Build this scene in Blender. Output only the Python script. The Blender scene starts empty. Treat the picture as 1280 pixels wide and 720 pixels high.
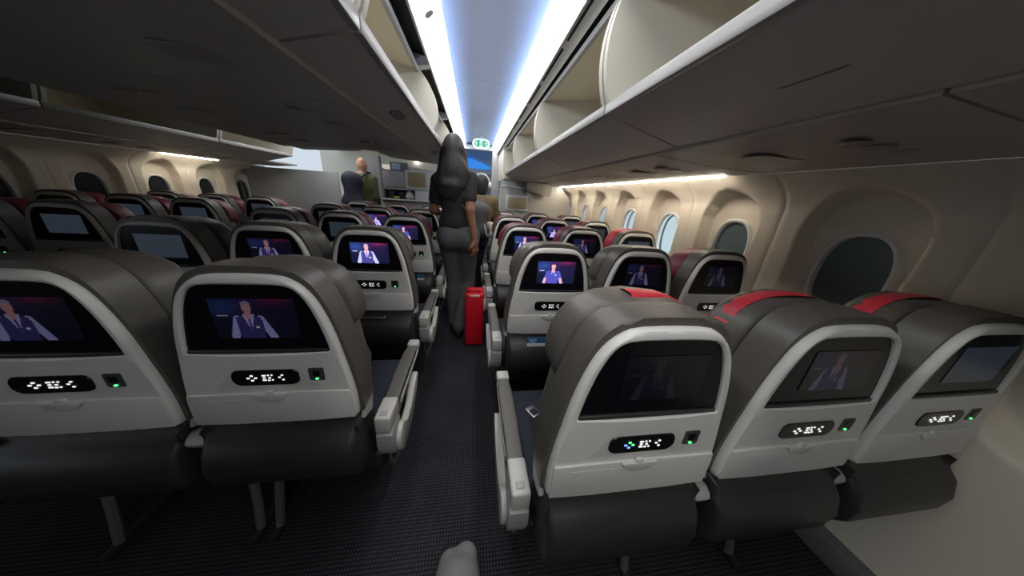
import bpy, bmesh, math, random
import numpy as np
from mathutils import Vector, Matrix
random.seed(4)
SC = bpy.context.scene
COL = SC.collection

# ------------------------------------------------------------------ camera
cam_d = bpy.data.cameras.new('camera'); cam = bpy.data.objects.new('camera', cam_d); COL.objects.link(cam)
cam_d.sensor_width = 36.0; cam_d.lens = 320.0 / 1280 * 36; cam_d.clip_start = .02
RT = Vector((0.98835, -0.13667, 0.06693)); UP = Vector((-0.01575, 0.34555, 0.93827)); FW = Vector((0.15136, 0.92839, -0.33938))
cam.matrix_world = Matrix(((RT.x, UP.x, -FW.x, 0), (RT.y, UP.y, -FW.y, 0), (RT.z, UP.z, -FW.z, 1.38), (0, 0, 0, 1)))
SC.camera = cam
# ------------------------------------------------------------------ world, exposure
w = bpy.data.worlds.new('world'); SC.world = w; w.use_nodes = True
w.node_tree.nodes['Background'].inputs[0].default_value = (.75, .85, .95, 1)
w.node_tree.nodes['Background'].inputs[1].default_value = 0.5      # daylight outside the windows
SC.view_settings.view_transform = 'Standard'; SC.view_settings.look = 'None'
SC.view_settings.exposure = 0.75; SC.view_settings.gamma = 1.0
COVE_POWER = 5.5      # aisle cove panels
BLUE_POWER = 8      # blue mood strips along the ceiling
WASH_POWER = 29.0      # warm strip over the side windows
FRONT_POWER = 4.0     # fill lamps added in the forward cabin

# ------------------------------------------------------------------ materials
MATS = {}
def mat(name, color, rough=.5, metal=0, emit=None, power=1, noise=0, scale=60, bump=0, spec=None):
    if name in MATS: return MATS[name]
    m = bpy.data.materials.new(name); m.use_nodes = True; nt = m.node_tree; b = nt.nodes['Principled BSDF']
    b.inputs['Base Color'].default_value = (*color, 1); b.inputs['Roughness'].default_value = rough; b.inputs['Metallic'].default_value = metal
    if spec is not None: b.inputs['Specular IOR Level'].default_value = spec
    if emit: b.inputs['Emission Color'].default_value = (*emit, 1); b.inputs['Emission Strength'].default_value = power
    if noise or bump:
        tc = nt.nodes.new('ShaderNodeTexCoord'); n = nt.nodes.new('ShaderNodeTexNoise'); n.inputs['Scale'].default_value = scale; n.inputs['Detail'].default_value = 4
        nt.links.new(tc.outputs['Object'], n.inputs['Vector'])
        if noise:
            mx = nt.nodes.new('ShaderNodeMix'); mx.data_type = 'RGBA'
            mx.inputs[6].default_value = (*[c * (1 - noise) for c in color], 1); mx.inputs[7].default_value = (*[min(1, c * (1 + noise)) for c in color], 1)
            nt.links.new(n.outputs['Fac'], mx.inputs[0]); nt.links.new(mx.outputs[2], b.inputs['Base Color'])
        if bump:
            bp = nt.nodes.new('ShaderNodeBump'); bp.inputs['Strength'].default_value = bump; bp.inputs['Distance'].default_value = .004
            nt.links.new(n.outputs['Fac'], bp.inputs['Height']); nt.links.new(bp.outputs[0], b.inputs['Normal'])
    MATS[name] = m; return m

SHELL = mat('shell_plastic', (.68, .67, .64), .42, noise=.04, scale=30)
TRAY = mat('tray_plastic', (.65, .64, .61), .45, noise=.04, scale=30)
LATCH = mat('latch_plastic', (.66, .66, .65), .25)
GLASS = mat('bezel_glass', (.006, .006, .009), .22, spec=.3)
PANELBLK = mat('panel_black', (.005, .005, .006), .3)
ICON = mat('icon_white', (.8, .8, .8), .5, emit=(1, 1, 1), power=.5)
LEDG = mat('led_green', (.02, .3, .05), .5, emit=(.1, 1, .25), power=1.2)
LEDB = mat('led_blue', (.02, .05, .3), .5, emit=(.15, .3, 1), power=1.2)
PORT = mat('port_dark', (.05, .055, .05), .5)
LEATHER = mat('grey_leather', (.088, .080, .070), .42, noise=.12, scale=40, bump=.25)
LEATHERL = mat('pale_grey_leather', (.16, .15, .14), .42, noise=.12, scale=40, bump=.25)
LOWER = mat('dark_leather', (.026, .025, .0245), .42, noise=.2, scale=20, bump=.3)
BURG = mat('burgundy_leather', (.16, .018, .036), .45, noise=.12, scale=40, bump=.2)
RED = mat('red_leather', (.50, .028, .045), .45, noise=.1, scale=40, bump=.2)
NAVY = mat('navy_fabric', (.022, .026, .044), .85, noise=.25, scale=200, bump=.4)
ARMPAD = mat('arm_pad', (.115, .108, .10), .5, noise=.1, scale=60)
ARMGREY = mat('arm_grey', (.36, .36, .355), .38, noise=.05, scale=30)
ARMEDGE = mat('arm_pale', (.50, .49, .46), .38)
STEEL = mat('brushed_steel', (.42, .42, .42), .35, .8)
DARKMETAL = mat('dark_metal', (.03, .03, .032), .5, .3)
BINSHELL = mat('bin_outside', (.60, .59, .57), .45, noise=.04, scale=8)
BINLIP = mat('bin_lip', (.36, .36, .355), .35)
BININ = mat('bin_inside', (.74, .66, .47), .6, noise=.05, scale=6)
BINEND = mat('bin_end_panel', (.62, .60, .53), .5, noise=.04, scale=6)
PSU = mat('service_panel', (.50, .48, .44), .5, noise=.06, scale=10)
BLACK = mat('black_gap', (.004, .004, .005), .7)
COVE = mat('cove_diffuser', (.9, .9, .88), .5, emit=(1, .98, .94), power=COVE_POWER)
COVEDIM = mat('cove_unlit', (.7, .7, .68), .5)
BLUESTRIP = mat('blue_strip', (.5, .6, .9), .5, emit=(.42, .60, 1), power=BLUE_POWER)
CEIL = mat('ceiling_panel', (.54, .60, .72), .55, noise=.02, scale=5)
WALLM = mat('sidewall', (.72, .66, .55), .6, noise=.03, scale=6)
WINFRAME = mat('window_frame', (.72, .74, .72), .4)
WASH = mat('wash_strip', (.9, .8, .6), .5, emit=(1, .91, .78), power=WASH_POWER)
BULK = mat('bulkhead_grey', (.32, .33, .335), .5, noise=.04, scale=8)
BULKD = mat('bulkhead_dark', (.16, .165, .17), .55, noise=.05, scale=8)
BULKB = mat('bulkhead_beige', (.46, .44, .40), .5, noise=.04, scale=8)
BULKE = mat('bulkhead_edge', (.52, .55, .57), .4)
TAN = mat('blank_monitor', (.30, .25, .16), .35, noise=.15, scale=3)
CREAM = mat('cream_panel', (.72, .69, .60), .5, noise=.03, scale=5)
TEAL = mat('galley_teal', (.20, .28, .33), .5, noise=.08, scale=5)
BLUEGLOW = mat('painted_blue_light', (.05, .2, .6), .5, emit=(.03, .22, .70), power=.55)  # blue light falling on the panel, put into its colour and glow
BLUEPALE = mat('blue_haze_panel', (.4, .55, .75), .5)
SKIN_D = mat('skin_brown', (.23, .105, .062), .5, noise=.08, scale=30)
SKIN_L = mat('skin_light', (.50, .27, .19), .5, noise=.08, scale=30)
TSHIRT = mat('black_cotton', (.018, .018, .021), .85, noise=.2, scale=60, bump=.4)
DENIM = mat('charcoal_denim', (.072, .076, .078), .85, noise=.3, scale=25, bump=.5)
NAVYJEAN = mat('navy_denim', (.010, .014, .032), .85, noise=.3, scale=25, bump=.4)
OLIVE = mat('olive_jacket', (.17, .125, .062), .75, noise=.2, scale=18, bump=.4)
GREENJ = mat('green_jacket', (.17, .18, .09), .8, noise=.2, scale=18, bump=.4)
PACKN = mat('navy_nylon', (.018, .024, .042), .7, noise=.3, scale=18, bump=.4)
PACKG = mat('grey_nylon', (.085, .09, .095), .7, noise=.2, scale=18, bump=.4)
SHOE = mat('black_shoe', (.012, .012, .012), .5)
SNEAK = mat('grey_shoe', (.22, .22, .22), .75, noise=.15, scale=60, bump=.3)
WHITE = mat('white_plastic', (.75, .75, .74), .4)
WHITECLOTH = mat('white_cloth', (.70, .69, .66), .8, noise=.05, scale=10)
REDBAG = mat('red_case', (.66, .004, .022), .5, noise=.08, scale=30, bump=.2)
REDDARK = mat('red_case_side', (.30, .003, .012), .55, noise=.1, scale=30)
EXITG = mat('exit_green', (.03, .42, .22), .4, emit=(.03, .45, .22), power=.12)
EXITW = mat('exit_white', (.85, .9, .87), .4, emit=(.8, .95, .88), power=.15)
CARDBLUE = mat('card_blue', (.03, .16, .34), .4)
BLUECLOTH = mat('blue_cloth', (.06, .12, .26), .8, noise=.2, scale=20)
LAMP = mat('spot_lamp', (1, 1, 1), .5, emit=(1, .96, .88), power=8)
LEAF = mat('lime_cloth', (.28, .36, .06), .8)

def hair_mat():
    m = bpy.data.materials.new('black_hair'); m.use_nodes = True; nt = m.node_tree; b = nt.nodes['Principled BSDF']
    tc = nt.nodes.new('ShaderNodeTexCoord'); mp = nt.nodes.new('ShaderNodeMapping'); mp.inputs['Scale'].default_value = (90, 90, 3)
    n = nt.nodes.new('ShaderNodeTexNoise'); n.inputs['Scale'].default_value = 1.4; n.inputs['Detail'].default_value = 6
    r = nt.nodes.new('ShaderNodeValToRGB'); r.color_ramp.elements[0].color = (.005, .005, .0055, 1); r.color_ramp.elements[1].color = (.022, .020, .020, 1)
    r.color_ramp.elements[0].position = .35; r.color_ramp.elements[1].position = .7
    bp = nt.nodes.new('ShaderNodeBump'); bp.inputs['Strength'].default_value = .6; bp.inputs['Distance'].default_value = .006
    L = nt.links.new
    L(tc.outputs['Object'], mp.inputs[0]); L(mp.outputs[0], n.inputs['Vector']); L(n.outputs['Fac'], r.inputs[0]); L(r.outputs[0], b.inputs['Base Color'])
    L(n.outputs['Fac'], bp.inputs['Height']); L(bp.outputs[0], b.inputs['Normal']); b.inputs['Roughness'].default_value = .6
    return m
HAIR = hair_mat()

def carpet_mat():
    m = bpy.data.materials.new('ribbed_carpet'); m.use_nodes = True; nt = m.node_tree; b = nt.nodes['Principled BSDF']; L = nt.links.new
    tc = nt.nodes.new('ShaderNodeTexCoord')
    def wave(axis, sc, dist=0):
        wv = nt.nodes.new('ShaderNodeTexWave'); wv.wave_type = 'BANDS'; wv.bands_direction = axis
        wv.inputs['Scale'].default_value = sc; wv.inputs['Distortion'].default_value = dist; wv.inputs['Detail Scale'].default_value = 3
        L(tc.outputs['Object'], wv.inputs['Vector']); return wv
    wx = wave('X', 26, .4); wy = wave('Y', 22, .6)
    mul = nt.nodes.new('ShaderNodeMath'); mul.operation = 'MULTIPLY'; L(wx.outputs['Fac'], mul.inputs[0]); L(wy.outputs['Fac'], mul.inputs[1])
    n = nt.nodes.new('ShaderNodeTexNoise'); n.inputs['Scale'].default_value = 4; n.inputs['Detail'].default_value = 5; L(tc.outputs['Object'], n.inputs['Vector'])
    add = nt.nodes.new('ShaderNodeMath'); add.operation = 'ADD'; L(mul.outputs[0], add.inputs[0])
    sc = nt.nodes.new('ShaderNodeMath'); sc.operation = 'MULTIPLY'; sc.inputs[1].default_value = .5; L(n.outputs['Fac'], sc.inputs[0]); L(sc.outputs[0], add.inputs[1])
    r = nt.nodes.new('ShaderNodeValToRGB'); e = r.color_ramp.elements; e[0].position = .2; e[0].color = (.016, .016, .021, 1); e[1].position = 1.2; e[1].color = (.068, .067, .080, 1)
    L(add.outputs[0], r.inputs[0]); L(r.outputs[0], b.inputs['Base Color'])
    bp = nt.nodes.new('ShaderNodeBump'); bp.inputs['Strength'].default_value = .6; bp.inputs['Distance'].default_value = .004
    L(mul.outputs[0], bp.inputs['Height']); L(bp.outputs[0], b.inputs['Normal']); b.inputs['Roughness'].default_value = .95; b.inputs['Specular IOR Level'].default_value = .1
    return m
CARPET = carpet_mat()

def screen_mat():
    m = bpy.data.materials.new('lit_screen'); m.use_nodes = True; nt = m.node_tree; b = nt.nodes['Principled BSDF']; L = nt.links.new
    a = nt.nodes.new('ShaderNodeVertexColor'); a.layer_name = 'picture'
    b.inputs['Base Color'].default_value = (.006, .006, .01, 1); b.inputs['Roughness'].default_value = .25
    L(a.outputs['Color'], b.inputs['Emission Color']); b.inputs['Emission Strength'].default_value = 1.0
    return m
SCREEN = screen_mat()

def glass_mat():
    m = bpy.data.materials.new('window_glass'); m.use_nodes = True; b = m.node_tree.nodes['Principled BSDF']
    b.inputs['Base Color'].default_value = (.72, .90, .88, 1); b.inputs['Roughness'].default_value = .35
    b.inputs['Transmission Weight'].default_value = 1; b.inputs['IOR'].default_value = 1.1
    return m
WGLASS = glass_mat()
WTINT = mat('light_cutting_pane', (.10, .15, .16), .3); WDARK = mat('light_blocking_pane', (.012, .018, .022), .25)  # opaque panes added to keep daylight off the cabin sides

# ------------------------------------------------------------------ builders
def to_mesh(bm, name, mats, smooth=40):
    me = bpy.data.meshes.new(name); bmesh.ops.recalc_face_normals(bm, faces=bm.faces); bm.to_mesh(me); bm.free()
    for m in (mats if isinstance(mats, (list, tuple)) else [mats]): me.materials.append(m)
    if smooth:
        me.polygons.foreach_set('use_smooth', [True] * len(me.polygons)); me.set_sharp_from_angle(angle=math.radians(smooth))
    return me
def obj(name, me, parent=None, loc=(0, 0, 0), rot=(0, 0, 0), scale=(1, 1, 1)):
    o = bpy.data.objects.new(name, me); COL.objects.link(o); o.location = loc; o.rotation_euler = rot; o.scale = scale
    if parent: o.parent = parent
    return o
def empty(name, loc=(0, 0, 0), rz=0):
    o = bpy.data.objects.new(name, None); COL.objects.link(o); o.location = loc; o.rotation_euler = (0, 0, rz); o.empty_display_size = .1
    return o
def tag(o, label, cat, group=None):
    o['label'] = label; o['category'] = cat
    if group: o['group'] = group
    return o
def struct(o, label=None):
    o['kind'] = 'structure'
    if label: o['label'] = label
    return o
def add_box(bm, lo, hi, bevel=0, seg=2, mi=0):
    b2 = bmesh.new(); bmesh.ops.create_cube(b2, size=1)
    for v in b2.verts: v.co = Vector([(lo[i] + hi[i]) / 2 + v.co[i] * (hi[i] - lo[i]) for i in range(3)])
    if bevel: bmesh.ops.bevel(b2, geom=b2.edges[:] + b2.verts[:], offset=bevel, segments=seg, profile=.5, affect='EDGES')
    return merge(bm, b2, mi)
def merge(bm, b2, mi=0, M=None):
    vm = {}
    for v in b2.verts: vm[v] = bm.verts.new(M @ v.co if M else v.co)
    out = []
    for f in b2.faces:
        try:
            nf = bm.faces.new([vm[v] for v in f.verts]); nf.material_index = mi; out.append(nf)
        except ValueError: pass
    b2.free(); return out
def add_prism(bm, pts, axis, a, b, bevel=0, seg=2, mi=0):
    """extrude a 2-D outline; axis 'y': pts are (x,z); 'x': (y,z); 'z': (x,y)"""
    f3 = {'y': lambda p, t: (p[0], t, p[1]), 'x': lambda p, t: (t, p[0], p[1]), 'z': lambda p, t: (p[0], p[1], t)}[axis]
    b2 = bmesh.new()
    v0 = [b2.verts.new(f3(p, a)) for p in pts]; v1 = [b2.verts.new(f3(p, b)) for p in pts]
    n = len(pts); fa = b2.faces.new(v0); fb = b2.faces.new(v1)
    for i in range(n): b2.faces.new([v0[i], v0[(i + 1) % n], v1[(i + 1) % n], v1[i]])
    if bevel: bmesh.ops.bevel(b2, geom=list(set(fa.edges[:] + fb.edges[:])), offset=bevel, segments=seg, profile=.5, affect='EDGES', clamp_overlap=True)
    return merge(bm, b2, mi)
def add_tube(bm, pts, r, n=8, closed=False, mi=0):
    P = [Vector(p) for p in pts]; rings = []; N = len(P)
    rr = r if isinstance(r, (list, tuple)) else [r] * N
    ref = Vector((0.31, .2, .93))
    for i in range(N):
        d = (P[(i + 1) % N] - P[i - 1]) if closed else (P[min(i + 1, N - 1)] - P[max(i - 1, 0)])
        d.normalize(); u = d.cross(ref)
        if u.length < .1: u = d.cross(Vector((1, 0, 0)))
        u.normalize(); v = d.cross(u)
        rings.append([bm.verts.new(P[i] + rr[i] * (math.cos(t) * u + math.sin(t) * v)) for t in [2 * math.pi * k / n for k in range(n)]])
    for i in range(N if closed else N - 1):
        A, B = rings[i], rings[(i + 1) % N]
        for k in range(n): bm.faces.new([A[k], A[(k + 1) % n], B[(k + 1) % n], B[k]]).material_index = mi
    if not closed:
        bm.faces.new(rings[0]).material_index = mi; bm.faces.new(rings[-1]).material_index = mi
def rrect(cx, cy, w, h, r, n=5):
    out = []
    for sx, sy, a0 in ((1, 1, 0), (-1, 1, 90), (-1, -1, 180), (1, -1, 270)):
        for k in range(n + 1):
            a = math.radians(a0 + 90 * k / n); out.append((cx + sx * (w / 2 - r) + r * math.cos(a), cy + sy * (h / 2 - r) + r * math.sin(a)))
    return out
def mirror(half):   # half outline from bottom (x>0) up to top centre -> closed outline, counter-clockwise
    return [(x, z) for x, z in half] + [(-x, z) for x, z in reversed(half) if x > 1e-6]
def smooth_poly(pts, it=2):   # corner cutting
    for _ in range(it):
        q = []
        for i in range(len(pts)):
            a, b = pts[i], pts[(i + 1) % len(pts)]
            q += [(a[0] * .75 + b[0] * .25, a[1] * .75 + b[1] * .25), (a[0] * .25 + b[0] * .75, a[1] * .25 + b[1] * .75)]
        pts = q
    return pts
def ray_poly(poly, c, ang):
    d = (math.cos(ang), math.sin(ang)); best = None
    for i in range(len(poly)):
        ax, ay = poly[i][0] - c[0], poly[i][1] - c[1]; bx, by = poly[(i + 1) % len(poly)][0] - c[0], poly[(i + 1) % len(poly)][1] - c[1]
        ex, ey = bx - ax, by - ay; den = d[0] * ey - d[1] * ex
        if abs(den) < 1e-12: continue
        t = (ax * ey - ay * ex) / den; s = (ax * d[1] - ay * d[0]) / den
        if t > 0 and -1e-9 <= s <= 1 + 1e-9 and (best is None or t > best): best = t
    return (c[0] + best * d[0], c[1] + best * d[1])
def quad_mesh(name, pts, m, faces=None):
    me = bpy.data.meshes.new(name); me.from_pydata(pts, [], faces or [list(range(len(pts)))]); me.materials.append(m); return me

# ------------------------------------------------------------------ SDF bodies
def cap(a, b, ra, rb=None, off=0): return ('c', np.array(a, float), np.array(b, float), ra + off, (ra if rb is None else rb) + off)
def ell(c, r, off=0, rot=None): return ('e', np.array(c, float), np.array(r, float) + off, rot)
def sdf_mesh(name, prims, m, res=.008, k=.03, cuts=(), holes=()):
    lo = np.full(3, 1e9); hi = -lo
    for p in prims:
        if p[0] == 'c': r = max(p[3], p[4]); lo = np.minimum(lo, np.minimum(p[1], p[2]) - r); hi = np.maximum(hi, np.maximum(p[1], p[2]) + r)
        else: r = p[2].max(); lo = np.minimum(lo, p[1] - r); hi = np.maximum(hi, p[1] + r)
    lo -= .03; hi += .03
    n = np.ceil((hi - lo) / res).astype(int) + 1
    ax = [lo[i] + res * np.arange(n[i]) for i in range(3)]
    D = np.full(tuple(n), 1.0, np.float32)
    def block(pl, ph, mg):
        i0 = np.clip(((pl - mg - lo) / res).astype(int), 0, n - 1); i1 = np.clip(((ph + mg - lo) / res).astype(int) + 2, 1, n)
        sl = tuple(slice(i0[i], i1[i]) for i in range(3))
        X, Y, Z = np.meshgrid(*[ax[i][sl[i]] for i in range(3)], indexing='ij')
        return sl, np.stack([X, Y, Z], -1)
    def dist(p, Q):
        if p[0] == 'c':
            ba = p[2] - p[1]; L = ba @ ba
            t = np.clip(((Q - p[1]) @ ba) / L, 0, 1) if L > 1e-12 else np.zeros(Q.shape[:3])
            return np.linalg.norm(Q - p[1] - t[..., None] * ba, axis=-1) - (p[3] + (p[4] - p[3]) * t)
        q = Q - p[1]
        if p[3] is not None: q = q @ p[3]
        k0 = np.linalg.norm(q / p[2], axis=-1); k1 = np.linalg.norm(q / p[2] ** 2, axis=-1) + 1e-9
        return k0 * (k0 - 1) / k1
    for p in prims:
        if p[0] == 'c': r = max(p[3], p[4]); pl, ph = np.minimum(p[1], p[2]) - r, np.maximum(p[1], p[2]) + r
        else: r = p[2].max(); pl, ph = p[1] - r, p[1] + r
        sl, Q = block(pl, ph, k + 3 * res); d = dist(p, Q); o = D[sl]
        h = np.clip(k - np.abs(d - o), 0, None) / k
        D[sl] = np.minimum(d, o) - h * h * k * .25
    for p in holes:
        if p[0] == 'c': r = max(p[3], p[4]); pl, ph = np.minimum(p[1], p[2]) - r, np.maximum(p[1], p[2]) + r
        else: r = p[2].max(); pl, ph = p[1] - r, p[1] + r
        sl, Q = block(pl, ph, 3 * res); D[sl] = np.maximum(D[sl], -dist(p, Q))
    if cuts:
        X, Y, Z = np.meshgrid(*ax, indexing='ij'); Q = np.stack([X, Y, Z], -1)
        for pt, nr in cuts:
            nr = np.array(nr, float); nr /= np.linalg.norm(nr); D = np.maximum(D, (Q - np.array(pt)) @ nr)
    S = D < 0
    c = [S[i:n[0] - 1 + i, j:n[1] - 1 + j, l:n[2] - 1 + l] for i in (0, 1) for j in (0, 1) for l in (0, 1)]
    cnt = sum(x.astype(np.int8) for x in c); act = (cnt > 0) & (cnt < 8)
    idx = np.full(act.shape, -1, np.int64); cells = np.argwhere(act); idx[act] = np.arange(len(cells))
    acc = np.zeros((len(cells), 3)); num = np.zeros(len(cells)); ii, jj, kk = cells.T
    offs = [(i, j, l) for i in (0, 1) for j in (0, 1) for l in (0, 1)]
    for a in range(8):
        for b in range(a + 1, 8):
            oa, ob = np.array(offs[a]), np.array(offs[b])
            if np.abs(oa - ob).sum() != 1: continue
            da = D[ii + oa[0], jj + oa[1], kk + oa[2]]; db = D[ii + ob[0], jj + ob[1], kk + ob[2]]
            cr = (da < 0) != (db < 0); t = np.where(cr, da / np.where(cr, da - db, 1), 0)
            acc += np.where(cr[:, None], oa + t[:, None] * (ob - oa), 0); num += cr
    V = lo + res * (cells + acc / num[:, None])
    F = []
    for a in range(3):
        b, d = (a + 1) % 3, (a + 2) % 3
        s0 = [slice(1, n[i] - 1) for i in range(3)]; s0[a] = slice(0, n[a] - 1); s1 = list(s0); s1[a] = slice(1, n[a])
        A0 = S[tuple(s0)]; A1 = S[tuple(s1)]; e = np.argwhere(A0 != A1)
        if not len(e): continue
        base = e.copy(); base[:, b] += 1; base[:, d] += 1
        sgn = A0[tuple(e.T)]
        def cell(db, dd):
            q = base.copy(); q[:, b] += db; q[:, d] += dd; return idx[tuple(q.T)]
        f = np.stack([cell(-1, -1), cell(0, -1), cell(0, 0), cell(-1, 0)], 1)
        f[~sgn] = f[~sgn][:, ::-1]; F.append(f)
    F = np.concatenate(F)
    me = bpy.data.meshes.new(name); me.vertices.add(len(V)); me.vertices.foreach_set('co', V.astype(np.float32).ravel())
    me.loops.add(F.size); me.loops.foreach_set('vertex_index', F.astype(np.int32).ravel())
    me.polygons.add(len(F)); me.polygons.foreach_set('loop_start', np.arange(0, F.size, 4, dtype=np.int32))
    me.update(calc_edges=True); me.validate()
    me.polygons.foreach_set('use_smooth', [True] * len(me.polygons)); me.materials.append(m)
    return me

# ================================================================== SETTING
XR, XL = 1.63, -3.734            # side walls at seat level
AX = -1.052                     # middle of the centre block: the cabin's plane of symmetry
def mx(x): return 2 * AX - x    # mirror across it
Y0, Y1 = -3.0, 5.35             # length of the cabin built
fl = bmesh.new(); add_box(fl, (-4.1, Y0, -.04), (1.95, 8.6, 0)); struct(obj('floor', to_mesh(fl, 'floor', CARPET, 0)), 'dark navy ribbed carpet floor')

# ceiling of the right aisle, with its two lit coves
def aisle_ceiling(f, lit_from, cove_y0):
    """f maps x (right aisle coordinates) to world"""
    side = 'right' if f(1) == 1 else 'left'
    root = struct(empty('ceiling'), f'pale blue-grey ceiling over the {side} aisle')
    prof = [(-.215, 2.200), (-.10, 2.245), (.08, 2.262), (.25, 2.245), (.36, 2.200)]
    ys = [Y0, -1.2, 1.0, 2.6, 4.2, Y1]
    for a, b in zip(ys[:-1], ys[1:]):
        up = [(x, z + .03) for x, z in reversed(prof)]
        bm = bmesh.new(); add_prism(bm, [(f(x), z) for x, z in prof + up], 'y', a + .002, b - .002); obj('ceiling_panel', to_mesh(bm, 'ceiling_panel', CEIL), root)
    for nm, xo, zo, xi, zi in (('outboard', .405, 2.105, .305, 2.16), ('inboard', -.268, 2.09, -.160, 2.16)):
        bm = bmesh.new(); add_prism(bm, [(f(xo), zo), (f(xi), zi), (f(xi), zi + .012), (f(xo), zo + .012)], 'y', lit_from, Y1)
        me = to_mesh(bm, 'cove_light', [COVEDIM, COVE], 0)
        for p in me.polygons: p.material_index = 1 if (p.normal.z < -.3) else 0
        obj('cove_light', me, root)
        if lit_from > Y0 + .01:
            bm = bmesh.new(); add_prism(bm, [(f(xo), zo), (f(xi), zi), (f(xi), zi + .012), (f(xo), zo + .012)], 'y', Y0, lit_from - .004)
            obj('cove_light', to_mesh(bm, 'cove_unlit', COVEDIM), root)['label'] = 'unlit cove panel'
        s = -1 if xi > 0 else 1
        bm = bmesh.new(); add_box(bm, (min(f(xi - s * .012), f(xi - s * .004)), lit_from, zi + .013), (max(f(xi - s * .012), f(xi - s * .004)), Y1, zi + .019))
        obj('mood_strip', to_mesh(bm, 'mood_strip', BLUESTRIP, 0), root)
        if nm == 'outboard':
            bm = bmesh.new(); add_prism(bm, [(f(.416), 2.098), (f(.474), 2.074), (f(.474), 2.10), (f(.416), 2.116)], 'y', Y0, 5.3, .003, 1); obj('cove_fascia', to_mesh(bm, 'cove_fascia', mat('fascia_white', (.85, .85, .83), .4)), root)
        # inner rim that separates cove and bins
        bm = bmesh.new(); add_box(bm, (min(f(xo), f(xo - s * .012)), Y0, zo - .022), (max(f(xo), f(xo - s * .012)), Y1, zo + .016), .003)
        obj('cove_rim', to_mesh(bm, 'cove_rim', BINLIP), root)
    return root
ceil_r = aisle_ceiling(lambda x: x, Y0, 0)
ceil_l = aisle_ceiling(mx, 3.4, 0)
# dark air slots between the outboard cove and the bins
slot = bmesh.new(); add_box(slot, (0, 0, 0), (.012, .40, .006), .002); slot_me = to_mesh(slot, 'air_slot', BLACK)
for k in range(16): obj('air_slot', slot_me, ceil_r, (.424, -2.18 + k * .47, 2.0925), (0, math.radians(21), 0))
# smoke-detector bump on the inboard cove
bm = bmesh.new(); bmesh.ops.create_cone(bm, cap_ends=True, segments=20, radius1=.022, radius2=.016, depth=.02)
obj('vent_disc', to_mesh(bm, 'vent_disc', mat('disc_grey', (.3, .3, .3), .5)), ceil_r, (-.215, 1.52, 2.115), (0, math.radians(-32), 0))

# side walls: one moulded panel per window, each with its scooped recess
WY = [2.116 + .605 * k for k in range(-8, 6)]
def wall_panel_mesh():
    bm = bmesh.new(); ny, nz = 56, 104; V = []
    def base(z):     # x offset outwards of the wall by height
        if z > 1.40: return -((z - 1.40) / .17) ** 2 * .14
        if z < .75: return -((.75 - z) / .75) ** 2 * .10
        return .0
    for j in range(nz + 1):
        z = .02 + (1.572 - .02) * j / nz; row = []
        for i in range(ny + 1):
            y = -.3025 + .605 * i / ny
            r = math.sqrt((y / .198) ** 2 + (max(0, z - 1.305) / .198) ** 2 + (max(0, .97 - z) / .26) ** 2)
            q_ = max(0, min(1, (z - 1.05) / .28)); e_ = .26 - .17 * q_ * q_ * (3 - 2 * q_); t = max(0, min(1, (1 - r) / e_)); t = t * t * (3 - 2 * t)
            d = .085 * t
            g = max(0, 1 - abs(abs(y) - .3025) / .016) * .004
            row.append(bm.verts.new((base(z) + d + g, y, z)))
        V.append(row)
    for j in range(nz):
        for i in range(ny):
            yc = -.3025 + .605 * (i + .5) / ny; zc = .02 + 1.552 * (j + .5) / nz
            if (abs(yc) / .129) ** 2.5 + (abs(zc - 1.125) / .201) ** 2.5 < 1: continue      # the opening behind the window
            bm.faces.new([V[j][i], V[j][i + 1], V[j + 1][i + 1], V[j + 1][i]])
    return to_mesh(bm, 'wall_panel', WALLM, 60)
wp = wall_panel_mesh()
def ring_oval(bm, a, b, x, t, h, n=36):
    P = []
    for k in range(n):
        an = 2 * math.pi * k / n; c, s = math.cos(an), math.sin(an); e = .8
        q = (abs(c) ** e * (1 if c > 0 else -1), abs(s) ** e * (1 if s > 0 else -1))
        P.append([bm.verts.new((x + dx, (a + da) * q[0], (b + da) * q[1])) for dx, da in ((0, t), (-h, t * .5), (-h * .6, 0), (h * 1.6, -.004), (h * 1.6, t))])
    for k in range(n):
        A, B = P[k], P[(k + 1) % n]
        for i in range(5): bm.faces.new([A[i], A[(i + 1) % 5], B[(i + 1) % 5], B[i]])
bm = bmesh.new(); ring_oval(bm, .118, .19, .082, .022, .010); wf_me = to_mesh(bm, 'window_frame', WINFRAME)
bm = bmesh.new()
c0 = bm.verts.new((.100, 0, 0)); rr = []
for k in range(36):
    an = 2 * math.pi * k / 36; c, s = math.cos(an), math.sin(an); e = .8
    rr.append(bm.verts.new((.100, .122 * abs(c) ** e * (1 if c > 0 else -1), .194 * abs(s) ** e * (1 if s > 0 else -1))))
for k in range(36): bm.faces.new([c0, rr[k], rr[(k + 1) % 36]])
wg_me = to_mesh(bm, 'window_pane', WGLASS, 0); wg_t = wg_me.copy(); wg_t.materials[0] = WTINT; wg_d = wg_me.copy(); wg_d.materials[0] = WDARK
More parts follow.
